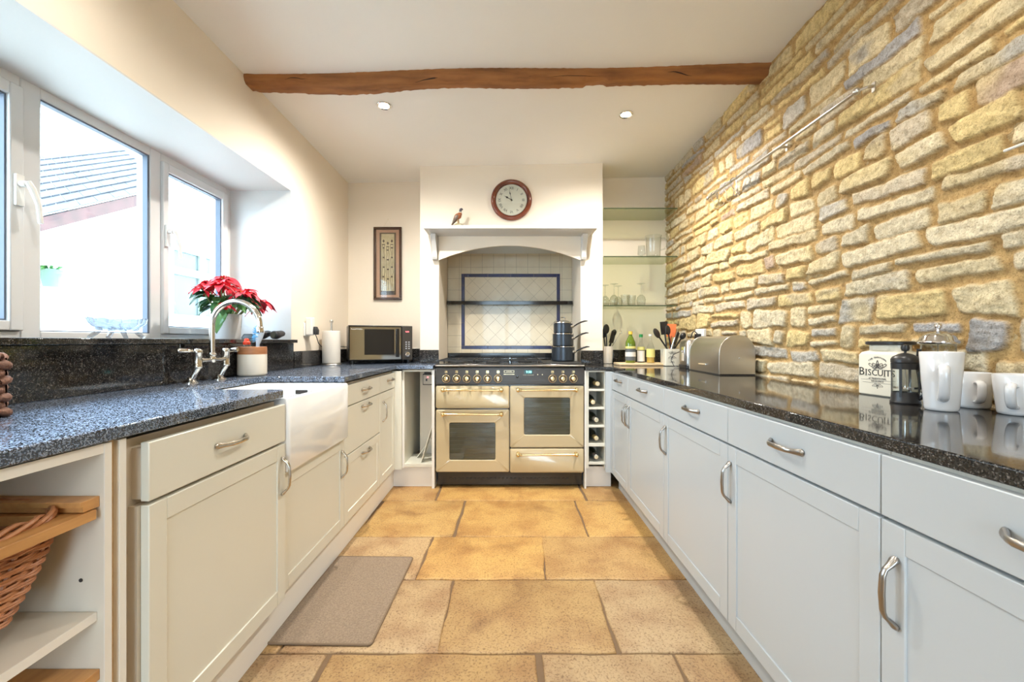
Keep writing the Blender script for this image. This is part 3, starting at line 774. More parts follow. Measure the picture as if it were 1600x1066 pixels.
b = MB(); b.box(-1.428, -1.404, .15, 2.785, .911, 1.077); tag(build('upstand', b, 'granite', bev=.0015), 'tall black granite upstand between worktop and window board', 'upstand')
b = MB(); b.box(-1.418, -1.400, 2.79, 3.75, .911, 1.022); b.box(-1.40, -.7235, 3.752, 3.772, .911, 1.022); tag(build('upstand', b, 'granite', bev=.0015), 'low black granite upstand behind the microwave and kitchen roll', 'upstand')
b = MB(); b.box(-.7225, -.568, 3.442, 3.462, .911, 1.018); tag(build('upstand', b, 'granite', bev=.0015), 'short granite upstand on the chimney pier left of the range', 'upstand')
b = MB(); b.box(.584, .764, 3.442, 3.462, .901, 1.013); tag(build('upstand', b, 'granite', bev=.0015), 'short granite upstand on the chimney pier right of the range', 'upstand')
b = MB(); b.box(.766, 1.36, 3.750, 3.772, .901, 1.012); tag(build('upstand', b, 'granite', bev=.0015), 'black granite upstand behind the bottles in the alcove', 'upstand')

# ---------------------------------------------------------------- sink and tap
t = thing('butler_sink', 'white fireclay butler sink set into the worktop', 'sink', (-1.03, 1.86, .61))
b = MB(); cx, cy, hx, hy = -1.035, 1.870, .223, .293
b.loft([rrect(cx, cy, hx-.004, hy-.004, .012, .603), rrect(cx, cy, hx, hy, .014, .610), rrect(cx, cy, hx, hy, .014, .872), rrect(cx, cy, hx-.006, hy-.006, .014, .879),
        rrect(cx, cy, hx-.020, hy-.020, .02, .879), rrect(cx, cy, hx-.027, hy-.027, .03, .870), rrect(cx, cy, hx-.034, hy-.034, .04, .66), rrect(cx, cy, hx-.06, hy-.06, .04, .643)])
build('basin', b, 'ceramic', t, smooth=50)
b = MB(); b.lathe([(0, 0), (.04, 0), (.042, .003), (.03, .004), (0, .002)], (cx, cy, .643)); build('waste', b, 'chrome', t)
b = MB(); b.box(cx-.03, cx+.03, cy+hy-.035, cy+hy-.031, .825, .845); build('overflow', b, 'dark', t, bev=.003)

t = thing('bridge_tap', 'brushed nickel bridge mixer tap with a tall swan-neck spout behind the sink', 'tap', (-1.335, 1.92, .91))
tx = -1.335
body = MB()
for (y, sg) in ((1.83, -1), (2.01, 1)):
    body.lathe([(0, 0), (.030, 0), (.030, .004), (.022, .010), (.013, .018), (.011, .024)], (tx-.022, y-.012*1, .910), 24)
    body.tube([(tx-.022, y-.012, .92), (tx-.014, y-.008, .935), (tx, y, .972), (tx, y, .985)], [.0105, .0105, .012, .014], 14)
    body.lathe([(0, .970-.97), (.016, 0), (.018, .004), (.018, .012), (.0165, .015), (.0165, .062), (.0185, .066), (.0185, .078), (.012, .084), (0, .086)], (tx, y, .972), 24)
body.cyl((tx, 1.83, 1.006), (tx, 2.01, 1.006), .009, n=16)
body.lathe([(0, -.014), (.012, -.012), (.017, 0), (.015, .012), (.013, .016), (.017, .020), (.017, .026), (.012, .032)], (tx, 1.92, 1.006), 24)
body.tube([(tx, 1.845, 1.006), (tx, 1.855, 1.006)], .0125, 16); body.tube([(tx, 1.985, 1.006), (tx, 1.995, 1.006)], .0125, 16)
build('tap_body', body, 'nickel', t, smooth=50)
sp = MB(); R = .1075
pts = [(tx, 1.92, 1.02), (tx, 1.92, 1.09), (tx, 1.92, 1.16)]+[(tx+R-R*math.cos(PI*i/20), 1.92, 1.16+R*math.sin(PI*i/20)) for i in range(1, 21)]+[(tx+2*R, 1.92, 1.145)]
sp.tube(pts, .0115, 16); sp.lathe([(.0115, 0), (.014, 0), (.0145, .004), (.0145, .024), (.0115, .027)], (tx+2*R, 1.92, 1.128), 20)
build('spout', sp, 'nickel', t, smooth=50)
for (y, d) in ((1.83, (-.045, -.055)), (2.01, (.07, -.018))):
    l = MB(); p = Vector((tx, y, 1.046)); q = p+Vector((d[0], d[1], .004))
    l.tube([p, p.lerp(q, .35), p.lerp(q, .4), p.lerp(q, .92), q], [.0065, .006, .009, .0115, .008], 14); build('lever', l, 'nickel', t, smooth=50)

# ---------------------------------------------------------------- chimney breast: mantel, tiles, range
t = thing('mantel_shelf', 'white mantelpiece with arched fascia and scroll brackets over the range', 'mantelpiece', (0, 3.46, 1.74))
b = MB(); b.box(-.655, .680, 3.275, 3.465, 1.953, 1.981); b.prism([(3.30, 1.953), (3.465, 1.953), (3.465, 1.935), (3.36, 1.940), (3.33, 1.945)], 'x', -.625, .652); build('shelf', b, 'white_paint', t, bev=.004)
N = 28; pts = [(-.568, 1.94), (-.568, 1.742)]+[(-.568+1.15*i/N, 1.742+.118*(1-(2*i/N-1)**2)) for i in range(1, N)]+[(.582, 1.742), (.582, 1.94)]
b = MB(); b.prism(pts, 'y', 3.445, 3.4655); build('fascia', b, 'wall', t, bev=.001)
for x in (-.615, .582):
    p = [(3.465, 1.935), (3.345, 1.935), (3.345, 1.915), (3.352, 1.90), (3.375, 1.865), (3.405, 1.82), (3.418, 1.785), (3.415, 1.765), (3.425, 1.745), (3.465, 1.742)]
    b = MB(); b.prism(p, 'x', x, x+.040); build('bracket', b, 'white_paint', t, bev=.003)

def clip(poly, x0, x1, z0, z1):
    def cl(P, f, s_):
        out = []
        for i in range(len(P)):
            a, c_ = P[i], P[(i+1) % len(P)]; fa, fc = f(a), f(c_)
            if fa >= 0: out.append(a)
            if fa*fc < 0: k = fa/(fa-fc); out.append((a[0]+(c_[0]-a[0])*k, a[1]+(c_[1]-a[1])*k))
        return out
    for f in (lambda p: p[0]-x0, lambda p: x1-p[0], lambda p: p[1]-z0, lambda p: z1-p[1]):
        poly = cl(poly, f, 0)
        if len(poly) < 3: return None
    A = sum(poly[i][0]*poly[(i+1) % len(poly)][1]-poly[(i+1) % len(poly)][0]*poly[i][1] for i in range(len(poly)))
    return poly if abs(A) > 1e-5 else None
t = thing('tiled_splashback', 'cream tiled recess with a cobalt blue border rectangle behind the range', 'splashback', (0, 3.93, .9))
YT = 3.931
b = MB(); b.box(-.565, .581, YT+.001, 3.9395, .70, 1.90); build('grout', b, 'grout', t)
bx0, bx1, bz0, bz1 = -.436, .471, 1.016, 1.709; bw = .030
b = MB(); a = .105
for i in range(-7, 8):
    for j in range(0, 13):
        x0 = .017+a*i-a/2; z0 = .70+.02+a*j
        for (cx0, cx1, cz0, cz1) in ((-.565, bx0, .70, 1.9), (bx1, .581, .70, 1.9), (bx0, bx1, bz1, 1.9), (bx0, bx1, .7, bz0)):
            p = clip([(x0+.001, z0+.001), (x0+a-.001, z0+.001), (x0+a-.001, z0+a-.001), (x0+.001, z0+a-.001)], cx0+.001, cx1-.001, cz0+.001, cz1-.001)
            if p: b.prism(p, 'y', YT-.002, YT+.002)
build('plain_tiles', b, 'tile', t)
b = MB(); d = .1/math.sqrt(2)
for i in range(-9, 10):
    for j in range(-8, 9):
        cx = .0175+i*2*d*1.0+(d if j % 2 else 0); cz_ = 1.36+j*d; q = d-.0012
        p = clip([(cx-q, cz_), (cx, cz_-q), (cx+q, cz_), (cx, cz_+q)], bx0+bw+.001, bx1-bw-.001, bz0+bw+.001, bz1-bw-.001)
        if p: b.prism(p, 'y', YT-.002, YT+.002)
build('diamond_tiles', b, 'tile', t)
b = MB(); n = 4; Lx = (bx1-bx0-2*bw)/n
for (z0) in (bz0, bz1-bw):
    for i in range(n): b.box(bx0+bw+Lx*i+.001, bx0+bw+Lx*(i+1)-.001, YT-.004, YT+.002, z0, z0+bw-.001)
    b.box(bx0, bx0+bw-.001, YT-.004, YT+.002, z0, z0+bw-.001); b.box(bx1-bw+.001, bx1, YT-.004, YT+.002, z0, z0+bw-.001)
Lz = (bz1-bz0-2*bw)/3
for x in (bx0, bx1-bw):
    for i in range(3): b.box(x, x+bw-.001, YT-.004, YT+.002, bz0+bw+Lz*i+.001, bz0+bw+Lz*(i+1)-.001)
build('border_tiles', b, 'bluetile', t, bev=.001)
b = MB(); b.box(-.555, .575, 3.835, 3.926, 1.418, 1.450); tag(build('recess_shelf', b, 'black_gl', bev=.002), 'thin black shelf across the tiled recess above the hob', 'shelf')
b = MB(); b.box(-.45, .45, 3.52, 3.85, 1.885, 1.899); b.box(-.42, .42, 3.53, 3.84, 1.875, 1.886); tag(build('extractor_hood', b, 'steel', bev=.002), 'grey extractor grille tucked up behind the mantel arch', 'extractor')

def range_cooker():
    t = thing('range_cooker', 'cream double-oven range cooker with black hob and brass rails', 'range cooker', (.0075, 3.45, 0))
    X0, X1, Y0 = -.541, .556, 3.146
    b = MB(); b.box(X0+.002, X1-.002, Y0+.035, 3.74, .12, .895); build('body', b, 'black_en', t)
    b = MB(); b.box(X0+.01, X1-.01, Y0+.05, 3.7, .015, .12); pl = build('kick_panel', b, 'black_en', t)
    b = MB()
    for i in range(30): b.box(-.44+.03*i, -.425+.03*i, Y0+.047, Y0+.05, .055, .066)
    build('vent', b, 'dark', pl)
    b = MB(); b.box(X0, X1, Y0-.002, Y0+.04, .769, .893); cp = build('control_panel', b, 'black_panel', t, bev=.004)
    b = MB(); b.box(X0-.004, X1+.004, Y0-.008, 3.76, .897, .921); hob = build('hob', b, 'black_en', t, bev=.006)
    b = MB(); b.tube([(X0, Y0-.008, .909), (X1, Y0-.008, .909)], .004, 8); build('hob_trim', b, 'steel', hob)
    b = MB(); b.box(-.54, .555, 3.765, 3.80, .90, .985); build('rear_upstand', b, 'black_gl', t, bev=.003)
    b = MB(); b.box(-.5, .515, 3.758, 3.765, .935, .940); build('chrome_strip', b, 'chrome', t)
    for (bx, by) in ((-.40, 3.30), (-.40, 3.58), (-.12, 3.30), (-.12, 3.58), (.13, 3.44), (.40, 3.58)):
        q = MB(); r_ = .045
        q.lathe([(0, 0), (r_+.012, 0), (r_+.012, .006), (r_, .008), (r_*.9, .014), (0, .016)], (bx, by, .921), 24); build('burner', q, 'iron', hob)
    for (x0, x1) in ((-.525, -.265), (-.255, .005), (.015, .245)):
        q = MB(); z = .944
        for y in (3.18, 3.44, 3.70): q.box(x0, x1, y-.004, y+.004, z-.006, z+.004)
        for x in (x0+.004, (x0+x1)/2, x1-.004): q.box(x-.004, x+.004, 3.18, 3.70, z-.006, z+.004)
        for y in (3.18, 3.44, 3.70):
            for x in (x0+.004, x1-.004): q.box(x-.004, x+.004, y-.004, y+.004, .921, z)
        build('pan_support', q, 'iron', hob, bev=.001)
    q = MB(); q.box(.255, .545, 3.19, 3.70, .921, .928); build('griddle_plate', q, 'iron', hob, bev=.003)
    # doors
    def panel(name, x0, x1, z0, z1, win=None):
        b = MB(); yf = Y0
        if win:
            a0, a1, c0, c1 = win
            L0 = [rrect((x0+x1)/2, 0, (x1-x0)/2, (z1-z0)/2, .012, 0)]
            def R(cx, cz_, hx_, hz_, r_, y): return [(p[0], y, p[1]) for p in rrect(cx, cz_, hx_, hz_, r_, 0)]
            o = ((x0+x1)/2, (z0+z1)/2, (x1-x0)/2, (z1-z0)/2); i_ = ((a0+a1)/2, (c0+c1)/2, (a1-a0)/2, (c1-c0)/2)
            b.loft([R(*o[:2], o[2], o[3], .012, yf+.034), R(*o[:2], o[2], o[3], .012, yf+.006), R(*o[:2], o[2]-.006, o[3]-.006, .010, yf), R(*i_[:2], i_[2]+.004, i_[3]+.004, .014, yf),
                    R(*i_[:2], i_[2], i_[3], .012, yf+.004), R(*i_[:2], i_[2], i_[3], .012, yf+.012)], True, False)
        else:
            def R(h_, y): return [(p[0], y, p[1]) for p in rrect((x0+x1)/2, (z0+z1)/2, (x1-x0)/2-h_, (z1-z0)/2-h_, .012, 0)]
            b.loft([R(0, yf+.034), R(0, yf+.006), R(.006, yf)])
        d = build(name, b, 'range_cream', t, smooth=40)
        if win:
            g_ = MB(); g_.box(a0-.006, a1+.006, yf+.010, yf+.014, c0-.006, c1+.006); gg = build('oven_window', g_, 'oven_glass', d)
            k = MB(); nr = 9
            for i in range(nr):
                z = c0+(c1-c0)*(i+.6)/nr; k.box(a0+.004, a1-.004, yf+.0088, yf+.0098, z-.0012, z+.0012)
            build('rack_line', k, mat('oven_rack', (.12, .12, .10), .4, .8), gg)
        # rail
        zr = z1-.028 if name == 'door' or z1 > .5 else z1-.035
        cxm = (x0+x1)/2; w_ = .213
        r_ = MB(); r_.tube([(cxm-w_, yf-.042, zr), (cxm+w_, yf-.042, zr)], .0075, 14)
        for sx in (-1, 1):
            r_.ball((cxm+sx*w_, yf-.042, zr), (.016, .017, .017), 16, 10)
            r_.tube([(cxm+sx*w_, yf-.04, zr), (cxm+sx*w_, yf-.015, zr), (cxm+sx*w_, yf, zr)], [.009, .008, .014], 14)
            r_.tube([(cxm+sx*(w_-.028), yf-.042, zr), (cxm+sx*(w_-.018), yf-.042, zr)], [.0085, .012], 14)
        build('brass_rail', r_, 'brass', d, smooth=50)
    panel('door', -.538, .003, .592, .760)
    panel('door', -.538, .003, .122, .583, (-.439, -.099, .211, .487))
    panel('door', .009, .553, .303, .760, (.112, .453, .397, .672))
    panel('drawer', .009, .553, .118, .296)
    # knobs
    for x in (-.462, -.385, -.309, -.233, -.157, -.079, .322, .399, .476):
        z = .813
        k = MB(); AX = Matrix.Translation((x, Y0-.002, z)) @ Matrix.Rotation(PI/2, 4, 'X')
        k.lathe([(.026, 0), (.030, 0), (.030, .003), (.0265, .004), (.026, 0)], n=28, T=AX, cap=False)
        k.lathe([(0, 0), (.019, 0), (.018, .012), (.014, .018), (0, .020)], n=24, T=AX); k.box(x-.004, x+.004, Y0-.030, Y0-.018, z-.016, z+.016)
        build('knob', k, 'brass', cp, bev=.0008)
        i_ = MB(); zz = .862; w_ = .010
        for q in ((-w_, w_, -w_, -w_+.0022), (-w_, w_, w_-.0022, w_), (-w_, -w_+.0022, -w_, w_), (w_-.0022, w_, -w_, w_), (-.004, .007, -.004, .005)): i_.box(x+q[0], x+q[1], Y0-.0032, Y0-.002, zz+q[2], zz+q[3])
        build('icon', i_, 'brass', cp)
    p = MB()
    for q in ((-.036, .036, .871, .8735), (-.036, .036, .8565, .859), (-.038, -.034, .8565, .8735), (.034, .038, .8565, .8735), (-.040, .040, .841, .8475)): p.box(q[0]+.002, q[1]+.002, Y0-.0035, Y0-.002, q[2], q[3])
    text(p, 'LEISURE', .0115, frame_T((.002, Y0-.0032, .865), (1, 0, 0), (0, 0, 1)))
    build('badge', p, 'foil_rim', cp)
    p = MB(); text(p, 'RANGEMASTER', .0065, frame_T((.002, Y0-.0040, .8445), (1, 0, 0), (0, 0, 1))); build('badge_lettering', p, 'ink', cp)
    k = MB(); k.box(.112, .176, Y0-.0032, Y0-.002, .846, .876); build('display', k, 'display', cp)
    k = MB(); text(k, '9:58', .024, frame_T((.147, Y0-.0038, .861), (1, 0, 0), (0, 0, 1))); build('display_digits', k, 'cyan', cp)
    k = MB()
    for x in (.108, .120, .133, .146, .158, .17, .18): k.box(x-.002, x+.002, Y0-.003, Y0-.002, .838, .841)
    for x in (.213, .247): k.ball((x, Y0-.003, .842), (.004, .002, .004), 10, 6)
    build('button', k, 'foil_rim', cp)
    k = MB(); k.lathe([(0, 0), (.010, 0), (.009, .008), (0, .009)], n=16, T=Matrix.Translation((.063, Y0-.002, .826)) @ Matrix.Rotation(PI/2, 4, 'X')); build('timer_button', k, 'black_gl', cp)
range_cooker()

def saucepan(x, y, z, r, h, label, lid=False):
    t = thing('saucepan', label, 'saucepan', (x, y, z), 'stacked saucepans on the hob')
    b = MB(); b.lathe([(0, 0), (r-.006, 0), (r, .006), (r, h-.003), (r+.003, h), (r-.001, h), (r-.004, h-.004), (r-.004, .006), (0, .005)], (x, y, z), 40); build('pan_body', b, 'anod', t)
    b = MB(); b.lathe([(r+.0005, h-.008), (r+.004, h-.004), (r+.004, h), (r+.001, h+.001)], (x, y, z), 40, cap=False); build('steel_rim', b, 'chrome', t)
    ang = -.45; d = Vector((math.cos(ang), math.sin(ang), 0)); p = Vector((x, y, z+h*.62))+d*r
    e = Vector((math.cos(ang+.2), math.sin(ang+.2), 0))
    b = MB(); b.tube([p-d*.004, p+d*.006, p+d*.018], [.024, .022, .010], 14, sc=(1.1, .6)); build('handle_bracket', b, 'chrome', t)
    b = MB(); b.tube([p+d*.012, p+d*.04+Vector((0,0,.018)), p+d*.075+Vector((0,0,.034)), p+d*.105+Vector((0,0,.042)), p+d*.125+Vector((0,0,.042))], [.007, .008, .010, .009, .005], 12, sc=(1.2, .7)); build('handle', b, 'black_pl', t)
    if lid:
        l = MB(); l.lathe([(r+.002, h), (r, h+.005), (r*.6, h+.014), (.014, h+.019), (0, h+.020)], (x, y, z), 40, cap=False); build('lid', l, 'glass', t)
        l = MB(); l.tube([(x-.018, y, z+h+.018), (x-.018, y, z+h+.036), (x-.012, y, z+h+.042), (x+.012, y, z+h+.042), (x+.018, y, z+h+.036), (x+.018, y, z+h+.018)], .0045, 10); build('lid_knob', l, 'chrome', t)
saucepan(.437, 3.44, .930, .092, .118, 'largest saucepan at the bottom of the stack on the hob')
saucepan(.437, 3.44, 1.050, .084, .100, 'middle saucepan of the stack on the hob')
saucepan(.437, 3.44, 1.152, .076, .086, 'smallest saucepan with glass lid topping the stack on the hob', True)

# clock
def clock():
    x, y, z = .021, 3.466, 2.232
    t = thing('wall_clock', 'round mahogany wall clock with roman numerals above the mantel', 'clock', (x, y, z))
    A = Matrix.Translation((x, y, z)) @ Matrix.Rotation(PI/2, 4, 'X')
    b = MB(); b.lathe([(.125, 0), (.160, 0), (.167, .008), (.166, .018), (.158, .030), (.146, .034), (.137, .028), (.132, .020), (.129, .022), (.125, .014)], n=64, T=A, cap=False); build('case', b, 'mahogany', t, smooth=60)
    b = MB(); b.lathe([(0, .001), (.130, .001), (.130, .013), (0, .013)], n=48, T=A); d = build('dial', b, 'dial', t)
    n_ = MB()
    for i, s_ in enumerate(['XII', 'I', 'II', 'III', 'IIII', 'V', 'VI', 'VII', 'VIII', 'IX', 'X', 'XI']):
        a = i*PI/6; c_ = Vector((x+.095*math.sin(a), y-.0138, z+.095*math.cos(a)))
        if 3 <= i <= 9 and False: pass
        text(n_, s_, .030, frame_T(c_, (math.cos(a), 0, -math.sin(a)), (math.sin(a), 0, math.cos(a))))
    build('numerals', n_, 'ink', d)
    def hand(a, L, w_, name):
        q = MB(); T = frame_T((x, y-.016, z), (math.cos(a), 0, -math.sin(a)), (math.sin(a), 0, math.cos(a)))
        P = [(-w_*.5, -.012), (w_*.5, -.012), (w_*.4, L*.45), (w_*1.6, L*.6), (w_*.4, L*.75), (0, L), (-w_*.4, L*.75), (-w_*1.6, L*.6), (-w_*.4, L*.45)]
        q.loft([[(p[0], p[1], 0) for p in P], [(p[0], p[1], .001) for p in P]], T=T); build(name, q, 'ink', t)
    hand(math.radians(-60.5), .068, .005, 'hour_hand'); hand(math.radians(-12), .088, .003, 'minute_hand')
    q = MB(); q.lathe([(0, .014), (.007, .014), (.006, .019), (0, .02)], n=16, T=A); build('hub', q, 'ink', t)
    g = MB(); g.lathe([(0, .021), (.13, .0205), (.13, .0215), (0, .022)], n=40, T=A); build('glass_cover', g, 'pane', t)
clock()

# pheasant figurine
def bird():
    x, y, z = -.402, 3.37, 1.981
    t = thing('bird_figurine', 'small painted pheasant figurine standing on the mantel', 'figurine', (x, y, z))
    b = MB(); pts = [(-.062, .004), (-.048, .024), (-.034, .048), (-.022, .070), (-.008, .088), (.006, .098), (.016, .112), (.018, .125), (.019, .137), (.022, .146), (.030, .150), (.040, .146)]
    rs = [.003, .006, .010, .016, .023, .024, .017, .0115, .010, .0115, .010, .0025]
    P = []; R = []
    for i in range(len(pts)-1):
        for k in range(4):
            q = k/4; P.append((x+pts[i][0]*(1-q)+pts[i+1][0]*q, y, z+pts[i][1]*(1-q)+pts[i+1][1]*q)); R.append(rs[i]*(1-q)+rs[i+1]*q)
    P.append((x+pts[-1][0], y, z+pts[-1][1])); R.append(rs[-1])
    b.tube(P, R, 16)
    b.c = []
    for v in b.v:
        h_ = v[2]-z
        if h_ > .126: c_ = (.06, .05, .07)
        elif h_ > .121: c_ = (.7, .65, .55)
        elif h_ < .06: c_ = (.16, .08, .04)
        else: c_ = (.34, .10, .03)
        b.c.append(c_)
    build('pheasant', b, 'attr', t, smooth=60)
    for sy in (-1, 1):
        w_ = MB(); w_.tube([(x+.008, y+sy*.018, z+.102), (x-.010, y+sy*.022, z+.082), (x-.030, y+sy*.014, z+.055), (x-.046, y+sy*.006, z+.030)], [.008, .014, .010, .003], 10, sc=(.5, 1)); w_.c = [(.16, .12, .10)]*len(w_.v); build('wing', w_, 'attr', t)
    l = MB(); l.tube([(x-.002, y-.008, z+.07), (x+.002, y-.008, z+.03)], .004, 8); l.tube([(x+.004, y+.008, z+.07), (x+.008, y+.008, z+.03)], .004, 8); l.c = [(.45, .33, .18)]*len(l.v); build('leg', l, 'attr', t)
    rk = MB(); rnd = random.Random(2); rk.ball((x+.004, y, z+.016), (.046, .028, .020), 16, 10); rk.v = [(p[0]+rnd.uniform(-.003, .003), p[1]+rnd.uniform(-.003, .003), max(z, p[2]+rnd.uniform(-.003, .004))) for p in rk.v]
    rk.c = [random.Random(i).choice([(.30, .28, .10), (.45, .40, .28), (.22, .22, .20)]) for i in range(len(rk.v))]; build('rock_base', rk, 'attr', t)
bird()

# framed picture
def picture():
    t = thing('framed_picture', 'tall narrow dark framed papyrus style print hanging on the back wall', 'picture', (-1.067, YB, 1.77))
    x0, x1, z0, z1 = -1.192, -.944, 1.452, 2.095; y = YB-.002
    b = MB(); a = .022
    b.box(x0, x1, y-.022, y, z0, z0+a); b.box(x0, x1, y-.022, y, z1-a, z1); b.box(x0, x0+a, y-.022, y, z0+a, z1-a); b.box(x1-a, x1, y-.022, y, z0+a, z1-a); build('frame', b, 'pic_frame', t, bev=.004)
    b = MB(); b.box(x0+a, x1-a, y-.008, y, z0+a, z1-a); m_ = build('mount', b, 'pic_mount', t)
    ax0, ax1, az0, az1 = x0+.052, x1-.052, z0+.045, z1-.048
    b = MB(); b.box(ax0, ax1, y-.0090, y-.008, az0, az1); build('print_border', b, 'pic_brown', m_)
    b = MB(); b.box(ax0+.015, ax1-.015, y-.0098, y-.009, az0+.035, az1-.012); build('print', b, 'pic_paper', m_)
    b = MB(); yy = y-.0105
    rnd = random.Random(4)
    def seg(xa, za, xb, zb, w_): b.tube([(xa, yy, za), (xb, yy, zb)], w_, 5)
    for k, xc in enumerate((ax0+.035, ax0+.072, ax0+.108)):
        zt = az1-.075-.02*(k % 2)
        b.ball((xc, yy, zt), (.009, .001, .013), 12, 8)
        seg(xc-.012, zt-.03, xc+.012, zt-.03, .004)
        for s_ in (-1, 1):
            px, pz = xc+s_*.010, zt-.03
            while pz > az0+.05:
                nx = xc+s_*rnd.uniform(.004, .013); nz = pz-.035; seg(px, pz, nx, nz, .0018); px, pz = nx, nz
        for q in range(4): zq = zt-.06-.085*q; b.box(xc-.009, xc+.008, yy-.0003, yy+.001, zq-.006, zq+.006)
    for q in range(6): seg(ax0+.02, az0+.01+.005*q, ax1-.02, az0+.012+.004*q, .0006)
    build('print_figures', b, 'pic_brown', m_)
    b = MB(); b.box(x0+a-.002, x1-a+.002, y-.0150, y-.0142, z0+a-.002, z1-a+.002); build('glazing', b, 'pane', t)
    b = MB(); b.tube([(-1.105, y-.004, z1), (-1.068, y-.003, 2.165), (-1.030, y-.004, z1)], .0008, 5); b.cyl((-1.068, y-.006, 2.166), (-1.068, y+.001, 2.166), .003, n=8); build('hanging_cord', b, 'foil_rim', t)
picture()

# ---------------------------------------------------------------- alcove shelves and glassware
SZ = []
for (z, la) in ((2.166, 'glass shelf highest in the alcove, empty'), (1.776, 'glass shelf in the middle of the alcove, under the jug'), (1.380, 'glass shelf lowest in the alcove, under the stemware')):
    t = thing('glass_shelf', la, 'shelf', (1.07, 3.6, z), 'glass shelves in the alcove')
    b = MB(); b.box(.766, 1.362, 3.446, 3.774, z-.009, z); build('pane', b, 'shelf_glass', t)
    b = MB(); b.box(.766, 1.362, 3.4445, 3.446, z-.009, z); build('polished_edge', b, 'shelf_edge', t)
def glass_thing(name, label, cat, prof, x, y, z, group, flip=False, m='glass', n=28):
    t = MB()
    if flip: hh = max(p[1] for p in prof); prof = [(r, hh-q) for r, q in prof]
    t.lathe(prof, (x, y, z), n, cap=False)
    return tag(build(name, t, m, smooth=60, origin=(x, y, z)), label, cat, group)
wine_p = [(0, 0), (.033, .001), (.033, .003), (.006, .010), (.004, .02), (.004, .085), (.012, .092), (.030, .110), (.037, .135), (.034, .165), (.030, .182), (.029, .182), (.033, .16), (.036, .135), (.029, .112), (.010, .095), (0, .092)]
tum_p = [(0, 0), (.030, 0), (.032, .004), (.037, .088), (.0355, .088), (.030, .010), (0, .009)]
z3 = 1.3805
glass_thing('wine_glass', 'upturned wine glass nearest the chimney breast on the lowest glass shelf', 'wine glass', wine_p, .812, 3.60, z3, 'glassware on the lowest glass shelf', True)
glass_thing('wine_glass', 'upturned wine glass second from the chimney breast on the lowest glass shelf', 'wine glass', wine_p, .868, 3.52, z3, 'glassware on the lowest glass shelf', True)
glass_thing('wine_glass', 'upturned wine glass behind the short tumblers on the lowest glass shelf', 'wine glass', wine_p, .935, 3.65, z3, 'glassware on the lowest glass shelf', True)
glass_thing('wine_glass', 'upturned wine glass nearest the stone wall on the lowest glass shelf', 'wine glass', wine_p, 1.085, 3.50, z3, 'glassware on the lowest glass shelf', True)
glass_thing('tumbler', 'short clear tumbler left of another on the lowest glass shelf', 'glass', tum_p, .955, 3.50, z3, 'glassware on the lowest glass shelf')
glass_thing('tumbler', 'short clear tumbler touching the wine glass nearest the stone wall', 'glass', tum_p, 1.02, 3.55, z3, 'glassware on the lowest glass shelf')
z2 = 1.7765
glass_thing('tumbler', 'clear tumbler left of the jug on the middle glass shelf', 'glass', [(0, 0), (.024, 0), (.032, .03), (.03, .06), (.026, .1), (.0245, .1), (.028, .06), (.03, .03), (0, .01)], 1.095, 3.52, z2, 'glassware on the middle glass shelf')
t = thing('glass_jug', 'clear glass measuring jug with handle on the middle glass shelf', 'jug', (1.185, 3.50, z2))
b = MB(); b.lathe([(0, 0), (.052, 0), (.056, .005), (.062, .165), (.066, .175), (.064, .175), (.060, .165), (.053, .01), (0, .009)], (1.185, 3.50, z2), 32, cap=False); build('jug_body', b, 'glass', t)
b = MB(); b.tube([(1.243, 3.48, z2+.15), (1.265, 3.475, z2+.153), (1.282, 3.472, z2+.135), (1.284, 3.472, z2+.09), (1.272, 3.474, z2+.065), (1.240, 3.48, z2+.055)], .006, 8); build('handle', b, 'glass', t)

# ---------------------------------------------------------------- right worktop, far end
ZR = .9005
def utensil(kind, T, h):
    b = MB()
    if kind == 'spoon': b.tube([(0,0,-.10), (0,0,h-.06)], [.0055, .0055], 8, cap=True); b.ball((0, 0, h-.03), (.026, .006, .038), 14, 8)
    elif kind == 'slotted':
        b.tube([(0,0,-.10), (0,0,h-.07)], [.0055, .006], 8)
        b.ball((0, 0, h-.035), (.030, .006, .042), 14, 8)
    elif kind == 'turner': b.tube([(0,0,-.10), (0,0,h-.09)], [.0055, .006], 8); b.box(-.032, .032, -.0025, .0025, h-.10, h)
    elif kind == 'masher': b.tube([(0,0,-.10), (0,0,h-.05)], [.007, .007], 8); b.ball((0, 0, h-.03), (.022, .018, .03), 12, 8)
    elif kind == 'hook':
        b.tube([(0,0,-.10), (0,0,h-.02)], .0025, 6); b.tube([(.012*math.cos(a), 0, h-.008+.012*math.sin(a)) for a in [i*2*PI/14 for i in range(14)]], .0018, 6, closed=True)
    b.v = [tuple(T @ Vector(p)) for p in b.v]
    return b
def crock_of(name, lab, cat, x, y, z, items, group):
    for (kind, dx, dy, tx_, ty_, h, m, la, nm, ry) in items:
        T = Matrix.Translation((x+dx, y+dy, z)) @ Matrix.Rotation(tx_, 4, 'Y') @ Matrix.Rotation(ty_, 4, 'X') @ Matrix.Rotation(ry, 4, 'Z')
        tag(build(nm, utensil(kind, T, h), m, origin=(x+dx, y+dy, z)), la, 'utensil', group)
